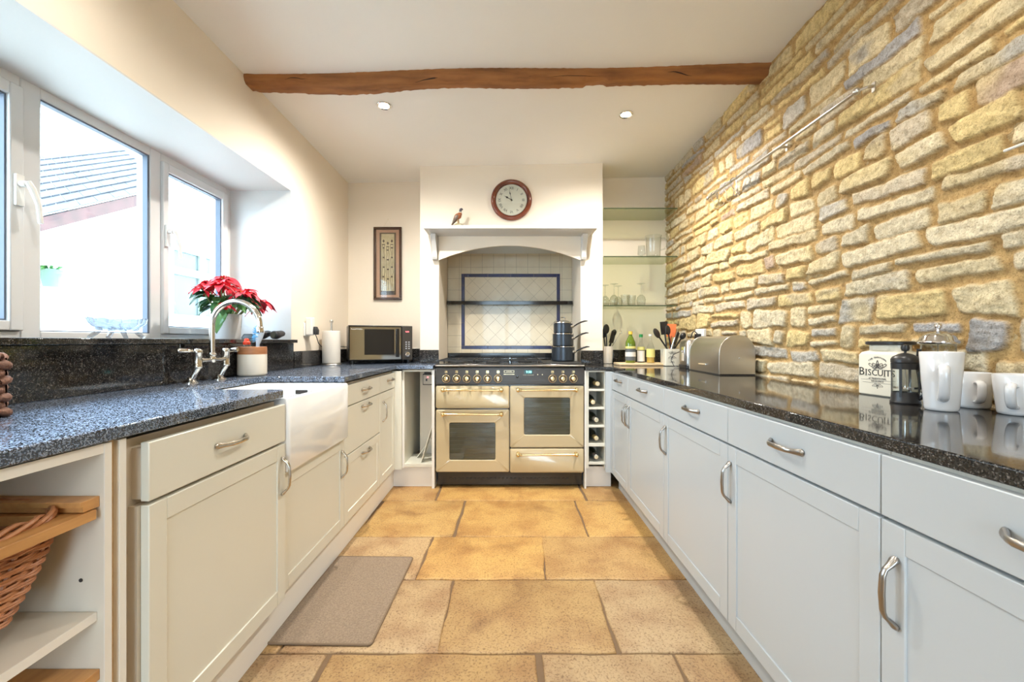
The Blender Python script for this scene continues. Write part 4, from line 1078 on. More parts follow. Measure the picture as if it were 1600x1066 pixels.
# far crock
xx, yy = .835, 3.60
t = thing('utensil_pot', 'pale fluted utensil pot in the alcove beside the chimney breast', 'pot', (xx, yy, ZR))
b = MB()
L = lambda z, r: [(xx+r*(1+.03*math.cos(12*a))*math.cos(a), yy+r*(1+.03*math.cos(12*a))*math.sin(a), z) for a in [i*2*PI/60 for i in range(60)]]
b.loft([L(ZR, .034), L(ZR+.003, .037), L(ZR+.145, .043), L(ZR+.145, .039), L(ZR+.01, .033)]); build('pot_body', b, 'stoneware', t)
crock_of('', '', '', xx, yy, ZR+.115, [
    ('slotted', -.012, -.01, -.03, .05, .21, 'black_pl', 'black slotted spoon standing highest in the alcove pot', 'slotted_spoon', .3),
    ('spoon', -.018, .005, -.12, .0, .17, 'black_pl', 'black spoon leaning toward the chimney breast in the alcove pot', 'serving_spoon', 0),
    ('masher', .006, .0, .30, .02, .18, 'black_pl', 'black ladle leaning toward the bottles from the alcove pot', 'ladle', 0),
    ('turner', .010, -.012, .22, .1, .16, 'black_pl', 'black turner among the utensils in the alcove pot', 'spatula', .8),
    ('hook', .018, .004, .55, 0, .18, 'chrome', 'thin wire utensil with a ring end in the alcove pot', 'skewer', 0)], 'utensils in the alcove pot')
# board with bottles
b = MB(); b.loft([rrect(1.03, 3.36, .185, .10, .02, ZR+.0005), rrect(1.03, 3.36, .185, .10, .02, ZR+.018)]); tag(build('chopping_board', b, 'woodlight', bev=.003), 'pale wooden chopping board under the bottles', 'chopping board')
zb = ZR+.0185
def bottle(x, y, label, prof, m, capm, lab, cap_h, name='oil_bottle', liquid=None):
    t = thing(name, label, 'bottle', (x, y, zb), 'bottles on the chopping board')
    b = MB(); b.lathe(prof, (x, y, zb), 28); build('bottle_body', b, m, t)
    H_ = prof[-1][1]; r_ = prof[-1][0]
    b = MB(); b.lathe([(0, H_-.012), (r_+.003, H_-.012), (r_+.003, H_+cap_h), (0, H_+cap_h)], (x, y, zb), 20); build('cap', b, capm, t)
    if lab:
        for (lz0, lz1, lr, lm) in lab:
            b = MB(); b.lathe([(lr, lz0), (lr+.0006, lz0), (lr+.0006, lz1), (lr, lz1)], (x, y, zb), 28, cap=False); build('label', b, lm, t)
    if liquid:
        b = MB(); b.lathe([(0, .004), (liquid[1], .004), (liquid[1], liquid[0]), (0, liquid[0])], (x, y, zb), 24); build('oil', b, 'liquid', t)
bottle(.955, 3.35, 'green olive oil bottle with a gold cap on the chopping board', [(0, 0), (.036, 0), (.039, .005), (.039, .145), (.036, .165), (.020, .200), (.0125, .215), (.0125, .235)], 'bottle_green', 'yellowcap', [(.02, .11, .0392, 'label_d'), (.112, .130, .0392, 'yellow'), (.05, .085, .0397, 'label_w')], .012)
bottle(1.045, 3.375, 'clear bottle with a green cap and white label on the chopping board', [(0, 0), (.026, 0), (.029, .005), (.029, .11), (.024, .13), (.014, .165), (.0115, .18), (.0115, .212)], 'glass', 'greencap', [(.01, .095, .0292, 'label_w'), (.10, .125, .0296, 'yellow')], .012, 'sauce_bottle')
bottle(1.108, 3.335, 'clear bottle of amber oil with a yellow label on the chopping board', [(0, 0), (.029, 0), (.031, .005), (.031, .105), (.026, .13), (.012, .165), (.0115, .19), (.0115, .222)], 'glass', 'label_w', [(.045, .11, .0312, 'yellow')], .002, 'oil_bottle', (.075, .028))
# square utensil holder
xx, yy = 1.235, 3.27
t = thing('utensil_holder', 'square ivory utensil holder with grey ornament next to the toaster', 'pot', (xx, yy, ZR))
b = MB(); b.loft([rrect(xx, yy, .050, .050, .008, ZR), rrect(xx, yy, .055, .055, .008, ZR+.004), rrect(xx, yy, .056, .056, .008, ZR+.130), rrect(xx, yy, .050, .050, .006, ZR+.130), rrect(xx, yy, .048, .048, .006, ZR+.012)]); build('pot_body', b, 'jar', t)
def ornament(mb, o, right, up, s_, seed=1):
    T = frame_T(o, right, up); rnd = random.Random(seed)
    def sw(pts, r=.0009*1.0): mb.tube([T @ Vector((p[0]*s_, p[1]*s_, .0002)) for p in pts], max(.0004, r*s_/.03), 5)
    for sg in (-1, 1):
        sw([(sg*.02, 0), (sg*.25, .1), (sg*.5, .02), (sg*.75, .12), (sg*.95, .3), (sg*.85, .42), (sg*.7, .35)]); sw([(sg*.05, .1), (sg*.2, .35), (sg*.45, .45), (sg*.6, .3), (sg*.45, .22)])
        sw([(0, .15), (sg*.12, .4), (sg*.06, .6), (0, .75)]); sw([(sg*.1, -.02), (sg*.35, -.15), (sg*.55, -.05)])
        sw([(0, .3), (sg*.25, .2), (sg*.3, .05)])
b = MB(); ornament(b, (xx-.004, yy-.0562, ZR+.095), (1, 0, 0), (0, 0, 1), .030); ornament(b, (xx-.004, yy-.0562, ZR+.072), (1, 0, 0), (0, 0, -1), .032, 2); ornament(b, (xx-.004, yy-.0562, ZR+.035), (1, 0, 0), (0, 0, -1), .018, 3); build('ornament', b, 'ink_soft', t)
crock_of('', '', '', xx, yy, ZR+.115, [
    ('slotted', -.02, -.02, -.62, .12, .20, 'black_pl', 'black slotted spoon leaning out toward the bottles from the square holder', 'slotted_spoon', .5),
    ('turner', -.02, .012, -.10, -.02, .225, 'black_pl', 'broad black spatula standing highest in the square holder', 'spatula', .2),
    ('turner', .004, .010, .06, .03, .205, 'orange', 'orange spatula behind the black ones in the square holder', 'spatula', -.3),
    ('spoon', .002, -.02, -.18, .06, .19, 'black_pl', 'black spoon crossing the middle of the square holder', 'serving_spoon', .4),
    ('spoon', -.006, -.028, .28, .10, .17, 'steel', 'steel spoon among the black utensils in the square holder', 'serving_spoon', 1.2),
    ('turner', .02, .0, .34, -.04, .15, 'black_pl', 'dark fish slice leaning toward the toaster from the square holder', 'fish_slice', 1.0),
    ('masher', .03, .015, .62, -.1, .17, 'black_pl', 'black ladle leaning far right over the toaster from the square holder', 'ladle', 0)], 'utensils in the square holder')
# toaster
t = thing('toaster', 'brushed steel toaster with a black base behind the bread bin', 'toaster', (1.27, 3.03, ZR))
b = MB(); b.loft([rrect(1.287, 2.985, .067, .070, .02, ZR+.022), rrect(1.287, 2.985, .072, .075, .03, ZR+.035), rrect(1.287, 2.985, .072, .075, .03, ZR+.175), rrect(1.287, 2.985, .062, .065, .03, ZR+.192)]); build('toaster_body', b, 'steel', t, smooth=50)
b = MB(); b.loft([rrect(1.287, 2.985, .074, .077, .02, ZR), rrect(1.287, 2.985, .074, .077, .02, ZR+.024)]); build('toaster_base', b, 'black_pl', t, bev=.002)
b = MB(); b.box(1.245, 1.262, 2.93, 3.04, ZR+.188, ZR+.193); b.box(1.288, 1.305, 2.93, 3.04, ZR+.188, ZR+.193); build('slot', b, 'dark', t)
b = MB(); b.box(1.208, 1.217, 2.94, 2.99, ZR+.05, ZR+.15); b.box(1.200, 1.217, 2.955, 2.975, ZR+.11, ZR+.125); build('lever', b, 'chrome', t, bev=.002)
b = MB(); b.tube([(1.225, 3.05, ZR+.115), (1.19, 3.09, ZR+.09), (1.175, 3.09, ZR+.05), (1.185, 3.06, ZR+.008), (1.215, 3.03, ZR+.006)], .0025, 8); build('flex', b, 'black_pl', t)
s = thing('wall_socket', 'white double socket on the stone wall above the toaster', 'socket', (1.36, 3.0, 1.15))
b = MB(); b.box(1.346, 1.366, 2.95, 3.08, 1.105, 1.175); build('face_plate', b, 'white_pl', s, bev=.003)
b = MB(); b.box(1.320, 1.346, 2.985, 3.035, 1.105, 1.14); b.tube([(1.33, 3.01, 1.14), (1.31, 3.01, 1.16), (1.30, 3.02, 1.15), (1.30, 3.05, 1.11)], .004, 8); build('plug', b, 'black_pl', s, bev=.003)
# bread bin
def breadbin():
    rz = .09
    t = thing('bread_bin', 'brushed steel roll-top bread bin on the black worktop', 'bread bin', (1.270, 2.575, ZR), rz=-.05); t.scale = (1.08, 1.06, 1)
    prof = [(.088, .006), (-.088, .006), (-.090, .05)]
    for i in range(13):
        a = PI-(PI/2)*i/12; prof.append((-.005+.083*math.cos(a), .118+.100*math.sin(a) if i else .118))
    for i in range(1, 13):
        a = PI/2-(PI/2)*i/12; prof.append((.012+.076*math.cos(a), .118+.100*math.sin(a)))
    Ln = .213
    b = MB(); b.prism(prof, 'y', -Ln+.006, Ln-.006); build('curved_lid', b, 'steel', t, w=False, smooth=30)
    c = [(p[0]*1.025, p[1]*1.018+(.0 if p[1] > .01 else -.001)) for p in prof]
    for (a0, a1) in ((-Ln, -Ln+.007), (Ln-.007, Ln)):
        b = MB(); b.prism(c, 'y', a0, a1); build('end_panel', b, 'steel', t, w=False, bev=.0015)
    b = MB(); b.box(-.088, .088, -Ln, Ln, 0, .007); build('foot', b, 'black_pl', t, w=False)
    b = MB(); b.box(-.096, -.0895, -.05, .05, .046, .056); build('handle', b, 'chrome', t, w=False, bev=.002)
    b = MB(); b.lathe([(0, 0), (.004, 0), (.003, .003), (0, .004)], n=12, T=Matrix.Translation((.01, -Ln, .095)) @ Matrix.Rotation(PI/2, 4, 'X')); build('pivot', b, 'chrome', t, w=False)
breadbin()

# ---------------------------------------------------------------- right worktop, near end
def biscuit_jar():
    t = thing('biscuit_jar', 'square ivory biscuit jar lettered BISCUITS beside the stone wall', 'jar', (1.318, 1.475, ZR), rz=.10)
    hx, hy = .048, .078
    b = MB(); b.loft([rrect(0, 0, hx-.004, hy-.004, .012, 0, 6), rrect(0, 0, hx, hy, .014, .004, 6), rrect(0, 0, hx, hy, .014, .140, 6), rrect(0, 0, hx-.004, hy-.006, .016, .150, 6), rrect(0, 0, hx-.014, hy-.020, .022, .156, 6),
                      rrect(0, 0, .040, .060, .038, .158, 6), rrect(0, 0, .040, .060, .038, .176, 6)]); build('jar_body', b, 'jar', t, w=False, smooth=40)
    b = MB(); b.loft([rrect(0, 0, .046, .068, .044, .176, 8), rrect(0, 0, .049, .072, .046, .179, 8), rrect(0, 0, .049, .072, .046, .186, 8), rrect(0, 0, .045, .066, .044, .189, 8)]); build('lid', b, 'black_pl', t, w=False, smooth=40)
    xf = -hx-.0004; R_, U_ = (0, -1, 0), (0, 0, 1)
    b = MB(); text(b, 'B', .040, frame_T((xf, .0585, .081), R_, U_))
    for q, ch in zip((-.0415, -.0285, -.0105, .0105, .0255, .0375, .0545), 'ISCUITS'): text(b, ch, .031, frame_T((xf, -q, .079), R_, U_))
    # serifs
    for (y_, w_) in ((.0655, .005),): b.box(xf-.0004, xf, y_-.001, y_+w_, .0670, .0682); b.box(xf-.0004, xf, y_-.001, y_+w_, .0938, .0950)
    for y_ in (.0415, -.0255): b.box(xf-.0004, xf, y_-.0045, y_+.0045, .0678, .0690); b.box(xf-.0004, xf, y_-.0045, y_+.0045, .0888, .0900)
    build('lettering', b, 'ink', t, w=False)
    b = MB(); ornament(b, (xf, 0, .098), R_, U_, .034, 1); ornament(b, (xf, 0, .096), R_, U_, .022, 4)
    s_ = 'FINE TRADITIONAL'
    for i, ch in enumerate(s_):
        a = (i-(len(s_)-1)/2)*.10
        if ch != ' ': text(b, ch, .0075, frame_T((xf, -.045*math.sin(a), .088+.045*math.cos(a)), (0, -math.cos(a), -math.sin(a)), (0, -math.sin(a), math.cos(a))))
    text(b, 'of TRADITIONAL', .0085, frame_T((xf, 0, .0595), R_, U_)); text(b, 'EXCELLENCE', .0075, frame_T((xf, 0, .0500), R_, U_))
    b.tube([(xf, .062, .0545), (xf, .03, .0555), (xf, -.03, .0540), (xf, -.062, .0550)], .0004, 4); b.tube([(xf, .055, .0455), (xf, 0, .0440), (xf, -.055, .0455)], .0004, 4)
    ornament(b, (xf, 0, .040), R_, (0, 0, -1), .020, 6); build('ornament', b, 'ink_soft', t, w=False)
biscuit_jar()

def small_cafetiere():
    x, y = 1.208, 1.300; z = ZR; K = .80
    t = thing('cafetiere', 'small black framed cafetiere in front of the biscuit jar', 'cafetiere', (x, y, z), 'cafetieres on the worktop'); t.scale = (K, K, 1)
    b = MB(); b.lathe([(.0, .008), (.036, .008), (.0385, .014), (.0385, .118), (.037, .118), (.037, .014), (0, .012)], (x, y, z), 36, cap=False); build('beaker', b, 'glass', t)
    b = MB(); b.lathe([(0, 0), (.045, 0), (.046, .004), (.043, .010), (.041, .03), (.0395, .034), (.0395, .010), (0, .008)], (x, y, z), 36)
    b.lathe([(.0395, .104), (.042, .104), (.0425, .122), (.040, .124), (.0395, .104)], (x, y, z), 36, cap=False)
    for k in range(4):
        a = .5+k*PI/2; b.box(-.004, .004, .0390, .042, .02, .11, T=Matrix.Translation((x, y, z)) @ Matrix.Rotation(a, 4, 'Z'))
    build('frame', b, 'black_pl', t, smooth=40)
    b = MB(); b.lathe([(.040, .124), (.043, .124), (.043, .134), (.038, .141), (.020, .150), (.008, .153), (0, .154)], (x, y, z), 36); b.lathe([(.004, .15), (.004, .158), (.011, .160), (.0135, .168), (.011, .177), (0, .180)], (x, y, z), 24); build('lid', b, 'black_pl', t, smooth=50)
    d = Vector((.48, -.87, 0)).normalized(); p = Vector((x, y, z))
    b = MB(); b.tube([p+d*.040+Vector((0,0,.116)), p+d*.055+Vector((0,0,.118)), p+d*.068+Vector((0,0,.105)), p+d*.070+Vector((0,0,.075)), p+d*.064+Vector((0,0,.045)), p+d*.048+Vector((0,0,.022)), p+d*.038+Vector((0,0,.014))], [.007, .009, .010, .010, .009, .008, .007], 12, sc=(1.3, .8)); build('handle', b, 'black_pl', t, smooth=60)
    b = MB(); b.cyl((x, y, z+.05), (x, y, z+.15), .0018, n=8); b.lathe([(0, .045), (.036, .045), (.036, .051), (0, .052)], (x, y, z), 28); build('plunger', b, 'chrome', t)
small_cafetiere()
def big_cafetiere():
    x, y = 1.308, 1.300; z = ZR
    t = thing('cafetiere', 'large glass cafetiere with domed chrome lid behind the tall mug', 'cafetiere', (x, y, z), 'cafetieres on the worktop'); t.scale = (.73, .73, 1)
    b = MB(); b.lathe([(0, .010), (.052, .010), (.055, .018), (.055, .178), (.058, .184), (.0565, .184), (.0535, .178), (.0535, .018), (0, .013)], (x, y, z), 40, cap=False); build('beaker', b, 'glass', t)
    b = MB(); b.lathe([(0, 0), (.058, 0), (.058, .012), (.0565, .03), (.0555, .03), (.0555, .010), (0, .010)], (x, y, z), 40); build('base', b, 'chrome', t)
    b = MB(); b.lathe([(.054, .180), (.0645, .182), (.066, .186), (.0645, .190), (.060, .193), (.055, .203), (.040, .212), (.015, .217), (.006, .219), (.005, .226), (.010, .229), (.0125, .235), (.010, .242), (0, .245)], (x, y, z), 44); build('lid', b, 'chrome', t, smooth=60)
    b = MB(); b.cyl((x, y, z+.09), (x, y, z+.2), .0022, n=8); b.lathe([(0, .085), (.052, .085), (.053, .095), (0, .096)], (x, y, z), 32); build('plunger', b, 'chrome', t)
    b = MB(); b.tube([(x-.052, y+.02, z+.16), (x-.062, y+.025, z+.162), (x-.064, y+.026, z+.11), (x-.054, y+.02, z+.04)], .005, 8); build('handle', b, 'black_pl', t)
big_cafetiere()
def mug(x, y, r0, r1, h, label, hl, ha, name='mug'):
    z = ZR
    t = thing(name, label, 'mug', (x, y, z), 'white mugs on the worktop')
    b = MB(); b.lathe([(0, .002), (r0*.8, .002), (r0*.86, 0), (r0*.97, .002), (r0, .008), (r0+(r1-r0)*.5, h*.5), (r1, h-.003), (r1-.002, h), (r1-.005, h-.002), (r0+(r1-r0)*.5-.005, h*.5), (r0-.006, .010), (0, .008)], (x, y, z), 48); build('mug_body', b, 'porcelain', t, smooth=60)
    d = Vector((math.cos(ha), math.sin(ha), 0)); p = Vector((x, y, z)); rt = r0+(r1-r0)*.8; rb = r0+(r1-r0)*.25
    pts = [p+d*(rt-.002)+Vector((0,0,h*.72)), p+d*(rt+.014)+Vector((0,0,h*.76)), p+d*(rt+.026)+Vector((0,0,h*.70)), p+d*(rt+.028)+Vector((0,0,h*.58)), p+d*(rb+.028)+Vector((0,0,h*.38)), p+d*(rb+.016)+Vector((0,0,h*.24)), p+d*(rb-.002)+Vector((0,0,h*.20))]
    P = []
    for i in range(len(pts)-1):
        for q in range(4):
            tt = q/4; a = pts[max(i-1, 0)]; b_ = pts[i]; c_ = pts[i+1]; d_ = pts[min(i+2, len(pts)-1)]
            P.append(.5*((2*b_)+(c_-a)*tt+(2*a-5*b_+4*c_-d_)*tt*tt+(3*b_-a-3*c_+d_)*tt**3))
    P.append(pts[-1])
    hb = MB(); hb.tube(P, .0075*hl, 12, sc=(1.35, .75)); build('handle', hb, 'porcelain', t, smooth=60)
mug(1.186, 1.170, .0355, .0455, .160, 'tall white latte mug in front of the large cafetiere', 1.1, -2.28)
mug(1.324, 1.220, .038, .043, .100, 'short white mug between two other mugs on the worktop', .95, -2.12)
mug(1.313, 1.100, .038, .047, .104, 'wide white mug nearest the camera on the worktop', 1.0, -2.62)

# ---------------------------------------------------------------- rail and hooks on the stone wall
t = thing('hanging_rail', 'long steel utensil rail fixed high on the stone wall', 'rail', (1.33, 2.2, 2.04))
b = MB(); b.cyl((1.325, 1.63, 2.04), (1.325, 2.83, 2.04), .0070, n=14); b.ball((1.325, 1.625, 2.04), .013); b.ball((1.325, 2.835, 2.04), .013); build('rod', b, 'steel', t)
for y in (1.60, 2.10, 2.80):
    b = MB(); b.tube([(1.325, y+.02, 2.04), (1.345, y, 2.043), (1.368, y, 2.046)], [.006, .005, .006], 8); b.box(1.366, 1.372, y-.007, y+.007, 2.025, 2.06); build('bracket', b, 'steel', t)
rnd = random.Random(8)
hk = None
for i, (y, la) in enumerate(((2.35, 'nearest to the camera'), (2.48, 'second from the camera'), (2.52, 'third from the camera'), (2.60, 'fourth from the camera'), (2.70, 'fifth from the camera'), (2.76, 'farthest from the camera'))):
    if hk is None:
        b = MB(); r1 = .011
        pts = [(r1*math.cos(a), 0, r1*math.sin(a)) for a in [math.radians(k) for k in range(-20, 200, 20)]]
        pts += [(-r1+.001, 0, -.02), (.004, 0, -.045)]+[(.014+.012*math.cos(a), 0, -.062+.012*math.sin(a)) for a in [math.radians(k) for k in range(160, 380, 20)]]
        b.tube(pts, .0018, 7); hk = build('hook', b, 'chrome', None, w=False, origin=None)
        o = hk
    else: o = hk.copy(); C.objects.link(o)
    o.name = 's_hook'; o.scale = (1.3, 1.3, 1.3); o.location = (1.325, y, 2.040); o.rotation_euler = (0, 0, rnd.uniform(-.9, .9))
    tag(o, 'small steel S-shaped hook on the high wall rail, '+la, 'hook', 'hooks on the wall rail')
t = thing('plate_rail', 'thin pale wire rail end on the stone wall at the right edge of view', 'rail', (1.34, 1.0, 1.6))
b = MB()
for dz in (0, .03): b.cyl((1.33, .55, 1.60+dz), (1.33, 1.145-dz*2, 1.60+dz), .004, n=10)
build('wire', b, 'edge', t)
b = MB(); b.tube([(1.33, .8, 1.60), (1.372, .8, 1.60)], .005, 8); build('bracket', b, 'steel', t)

# ---------------------------------------------------------------- window board items
SB = WZ0+.0005
def crystal():
    x, y = -1.60, 1.745
    t = thing('crystal_bowl', 'oval cut crystal footed bowl on the window board', 'bowl', (x, y, SB))
    b = MB(); n = 72; loops = []
    prof = [(.045, .030), (.075, .033), (.100, .045), (.118, .062), (.126, .080), (.122, .080), (.113, .064), (.095, .048), (.05, .036)]
    for k, (r, z) in enumerate(prof):
        L = []
        for i in range(n):
            a = 2*PI*i/n; m_ = 1+(.035*math.cos(12*a+k*.8) if 1 <= k <= 3 else 0)
            zz = z+(.005*abs(math.cos(6*a)) if k in (4, 5) else 0)
            L.append((x+r*.52*m_*math.cos(a), y+r*m_*math.sin(a), SB+zz))
        loops.append(L)
    b.loft(loops, True, True); build('bowl', b, 'crystal', t, smooth=15)
    for (dx, dy) in ((.028, .060), (-.028, .060), (.028, -.060), (-.028, -.060)):
        f = MB(); f.tube([(x+dx*.9, y+dy*.85, SB+.040), (x+dx*1.1, y+dy*1.05, SB+.020), (x+dx*1.35, y+dy*1.35, SB+.003)], [.013, .009, .008], 8); build('foot', f, 'crystal', t, smooth=15)
crystal()
def poinsettia():
    x, y = -1.60, 2.42
    t = thing('poinsettia', 'red poinsettia in a white pot on the window board', 'potted plant', (x, y, SB))
    b = MB(); b.lathe([(0, 0), (.066, 0), (.068, .004), (.076, .135), (.078, .14), (.074, .14), (.070, .125), (0, .12)], (x, y, SB), 40); build('pot', b, 'porcelain', t, smooth=50)
    b = MB(); b.lathe([(0, 0), (.069, 0), (.069, .004), (0, .005)], (x, y, SB+.118), 24); build('soil', b, 'dark', t)
    b = MB(); text(b, 'Mo', .014, frame_T((x+.05, y-.0545, SB+.118), (.73, .68, 0), (0, 0, 1))); build('pot_mark', b, 'ink', t)
    rnd = random.Random(12)
    def leaf(mb, o, d, L, w_, droop, fold=.25, twist=0.0):
        d = Vector(d).normalized(); side = d.cross(Vector((0, 0, 1)))
        if side.length < .05: side = Vector((1, 0, 0))
        side.normalize(); up = side.cross(d).normalized()
        side = (side*math.cos(twist)+up*math.sin(twist)).normalized(); up = side.cross(d).normalized()
        n = 7; loops = []
        prof = [.12, .55, .9, 1.0, .82, .48, .02]; base = len(mb.v); vs = []
        for k in range(n):
            s_ = k/(n-1); c = Vector(o)+d*(L*s_)+Vector((0, 0, -droop*L*s_*s_))
            hw = w_*prof[k]*.5; wob = rnd.uniform(-.004, .004)
            vs += [c-side*hw+up*(fold*hw+wob), c-side*hw*.5+up*(fold*hw*.35), c, c+side*hw*.5+up*(fold*hw*.35), c+side*hw+up*(fold*hw-wob)]
        th = up*-.0008; m_ = len(vs); vs2 = [p+th for p in vs]
        fs = []
        for k in range(n-1):
            for i in range(4):
                a = k*5+i; fs.append((a, a+1, a+6, a+5)); fs.append((m_+a, m_+a+5, m_+a+6, m_+a+1))
        mb.add(vs+vs2, fs)
    stems = MB(); green = MB(); dark = MB()
    heads = [((.00, -.03, .335), 1.15), ((-.03, .085, .300), 1.0), ((.05, -.125, .290), 1.0), ((.09, .05, .275), .95), ((-.06, -.07, .305), .9), ((.02, .185, .265), .85), ((.12, -.05, .255), .8), ((.13, -.215, .175), .6), ((-.03, -.16, .27), .7), ((.10, .17, .225), .85), ((.03, .25, .20), .75)]
    for hi, (h_, sc) in enumerate(heads):
        o = Vector((x+h_[0], y+h_[1], SB+h_[2]))
        stems.tube([(x+h_[0]*.25, y+h_[1]*.25, SB+.118), (x+h_[0]*.6, y+h_[1]*.6, SB+.19), tuple(o)], [.005, .0045, .003], 7)
        red = MB(); pk = MB()
        for ring_, (n, L, el) in enumerate(((6, .085, -.10), (5, .060, .35), (4, .035, .7))):
            for i in range(n):
                a = 2*PI*i/n+ring_*.5+rnd.uniform(-.2, .2)+hi; l = L*sc*rnd.uniform(.85, 1.2)
                leaf(pk if hi in (3, 6) and ring_ == 0 and i % 2 else red, o+Vector((0, 0, .004*ring_)), (math.cos(a), math.sin(a), el+rnd.uniform(-.15, .15)), l, l*.52, .35+rnd.random()*.35, .3, rnd.uniform(-.4, .4))
        rb = build('bract_cluster', red, 'red', t, smooth=0)
        if pk.v: build('pale_bract', pk, 'pink', rb, smooth=0)
        bd = MB()
        for k in range(5): bd.ball(tuple(o+Vector((rnd.uniform(-.007, .007), rnd.uniform(-.007, .007), .008))), .0035, 8, 5)
        build('flower_bud', bd, 'bud', rb)
    for i in range(46):
        a = rnd.random()*2*PI; r_ = rnd.uniform(.03, .12); zz = rnd.uniform(.17, .25)
        o = Vector((x+r_*math.cos(a)*.8, y+r_*math.sin(a), SB+zz)); L = rnd.uniform(.07, .115)
        leaf(dark if rnd.random() < .4 else green, o, (math.cos(a)*.8, math.sin(a), rnd.uniform(-.35, .25)), L, L*.6, .30+rnd.random()*.4, .25, rnd.uniform(-.5, .5))
    for (dx, dy, zz) in ((.10, -.20, .17), (.11, -.24, .14), (.09, -.17, .19)):
        leaf(green, (x+dx, y+dy, SB+zz), (.3, -.5, -.9), .11, .06, .2)
    build('leaves', green, 'leaf', t, smooth=0); build('dark_leaves', dark, 'leaf2', t, smooth=0); build('stems', stems, 'stem', t)
poinsettia()
def binoculars():
    x, y = -1.475, 2.66
    t = thing('binoculars', 'black binoculars lying at the far end of the window board', 'binoculars', (x, y, SB))
    for dx in (-.045, .038):
        b = MB(); q = x+dx; r_ = .026
        b.tube([(q, y-.055, SB+r_), (q, y-.05, SB+r_), (q, y-.02, SB+r_), (q, y, SB+r_+.004), (q, y+.03, SB+r_+.010), (q, y+.05, SB+r_+.010)], [.022, .0255, .0255, .0235, .020, .017], 20); build('barrel', b, 'black_pl', t, smooth=50)
        b = MB(); b.cyl((q, y-.0555, SB+r_), (q, y-.053, SB+r_), .018, n=20); build('lens', b, 'oven_glass', t)
    b = MB(); b.box(x-.03, x+.02, y-.02, y+.03, SB+.022, SB+.042); b.cyl((x-.004, y-.03, SB+.034), (x-.004, y+.045, SB+.034), .011, n=16); build('bridge', b, 'black_pl', t, bev=.003)
binoculars()
b = MB(); b.loft([rrect(-1.47, 2.44, .045, .03, .01, SB), rrect(-1.47, 2.44, .045, .03, .01, SB+.012), rrect(-1.475, 2.44, .03, .024, .01, SB+.030)])
tag(build('dark_pouch', b, 'black_pl', bev=.002), 'small dark folded pouch on the window board between pot and binoculars', 'pouch')
# crock by the sink
x, y = -1.332, 2.215; z = .9105
t = thing('utensil_crock', 'cream crock with a wooden collar behind the sink', 'pot', (x, y, z))
b = MB(); b.lathe([(0, 0), (.061, 0), (.067, .005), (.068, .012), (.068, .110), (.065, .112), (.061, .112), (.061, .012), (0, .008)], (x, y, z), 44); build('crock_body', b, 'stoneware', t, smooth=50)
b = MB(); b.lathe([(.057, .1115), (.0675, .1115), (.0675, .148), (.066, .150), (.058, .150), (.057, .148), (.057, .1115)], (x, y, z), 44, cap=False); build('wooden_collar', b, 'acacia', t)
b = MB(); t = thing('washing_up_bottle', 'clear bottle with a red cap standing in the crock by the sink', 'bottle', (x-.012, y-.02, z+.009))
xx, yy = x-.018, y-.018
b.lathe([(0, 0), (.026, 0), (.026, .13), (.020, .148), (.013, .155)], (xx, yy, z+.0085), 24); build('bottle_body', b, 'glass', t)
b = MB(); b.lathe([(.0262, .05), (.0265, .05), (.0265, .128), (.0262, .128)], (xx, yy, z+.0085), 24, cap=False); build('label', b, 'yellow', t)
b = MB(); b.lathe([(0, .152), (.016, .152), (.017, .165), (.012, .170), (.011, .180), (.007, .184), (0, .185)], (xx, yy, z+.0085), 24); build('cap', b, 'redcap', t)
t = thing('dish_brush', 'grey dish brush with blue bristles standing in the crock by the sink', 'brush', (x+.03, y-.01, z+.012))
b = MB(); b.tube([(x+.020, y-.01, z+.012), (x+.035, y-.015, z+.10), (x+.040, y-.018, z+.165), (x+.046, y-.02, z+.20), (x+.058, y-.02, z+.235), (x+.066, y-.02, z+.245)], [.006, .006, .006, .013, .013, .006], 12, sc=(.7, 1.6)); build('brush_handle', b, 'grey_pl', t, smooth=60)
b = MB(); rnd = random.Random(3)
for k in range(60):
    q = rnd.random(); c = Vector((x+.042+.020*q, y-.02+rnd.uniform(-.012, .012), z+.185+.055*q)); d = Vector((-.9, rnd.uniform(-.25, .25), .25+rnd.uniform(-.3, .3)+(q-.5)*.8)).normalized(); b.tube([c, c+d*.035], .0012, 4)
build('bristles', b, 'blue_br', t)

# sockets and kitchen roll on the left
s = thing('wall_socket', 'white socket with a plug and timer on the wall above the kitchen roll', 'socket', (XL, 2.99, 1.17))
b = MB(); b.box(XL, XL+.010, 2.945, 3.035, 1.125, 1.215); build('face_plate', b, 'white_pl', s, bev=.003)
b = MB(); b.box(XL+.010, XL+.055, 2.955, 3.005, 1.13, 1.255); build('adapter', b, 'white_pl', s, bev=.008, seg=3)
b = MB(); b.loft([rrect(XL+.062, 3.0, .016, .022, .01, 1.135), rrect(XL+.062, 3.0, .018, .026, .01, 1.165), rrect(XL+.058, 3.0, .012, .018, .008, 1.19)]); p = build('plug', b, 'black_pl', s)
b = MB(); b.tube([(XL+.06, 3.0, 1.137), (XL+.062, 3.02, 1.11), (XL+.05, 3.07, 1.075), (XL+.035, 3.15, 1.05), (XL+.03, 3.28, 1.045), (XL+.04, 3.48, 1.045), (XL+.08, 3.6, 1.04)], .003, 8); build('flex', b, 'black_pl', s)
x, y = -1.327, 3.19
t = thing('kitchen_roll_holder', 'steel stand holding a white kitchen roll left of the microwave', 'kitchen roll', (x, y, .9105))
b = MB(); b.lathe([(0, 0), (.072, 0), (.074, .004), (.070, .012), (.02, .014), (.007, .016), (.007, .315), (.013, .320), (.014, .328), (.010, .336), (0, .338)], (x, y, .9105), 32); build('stand', b, 'steel', t, smooth=50)
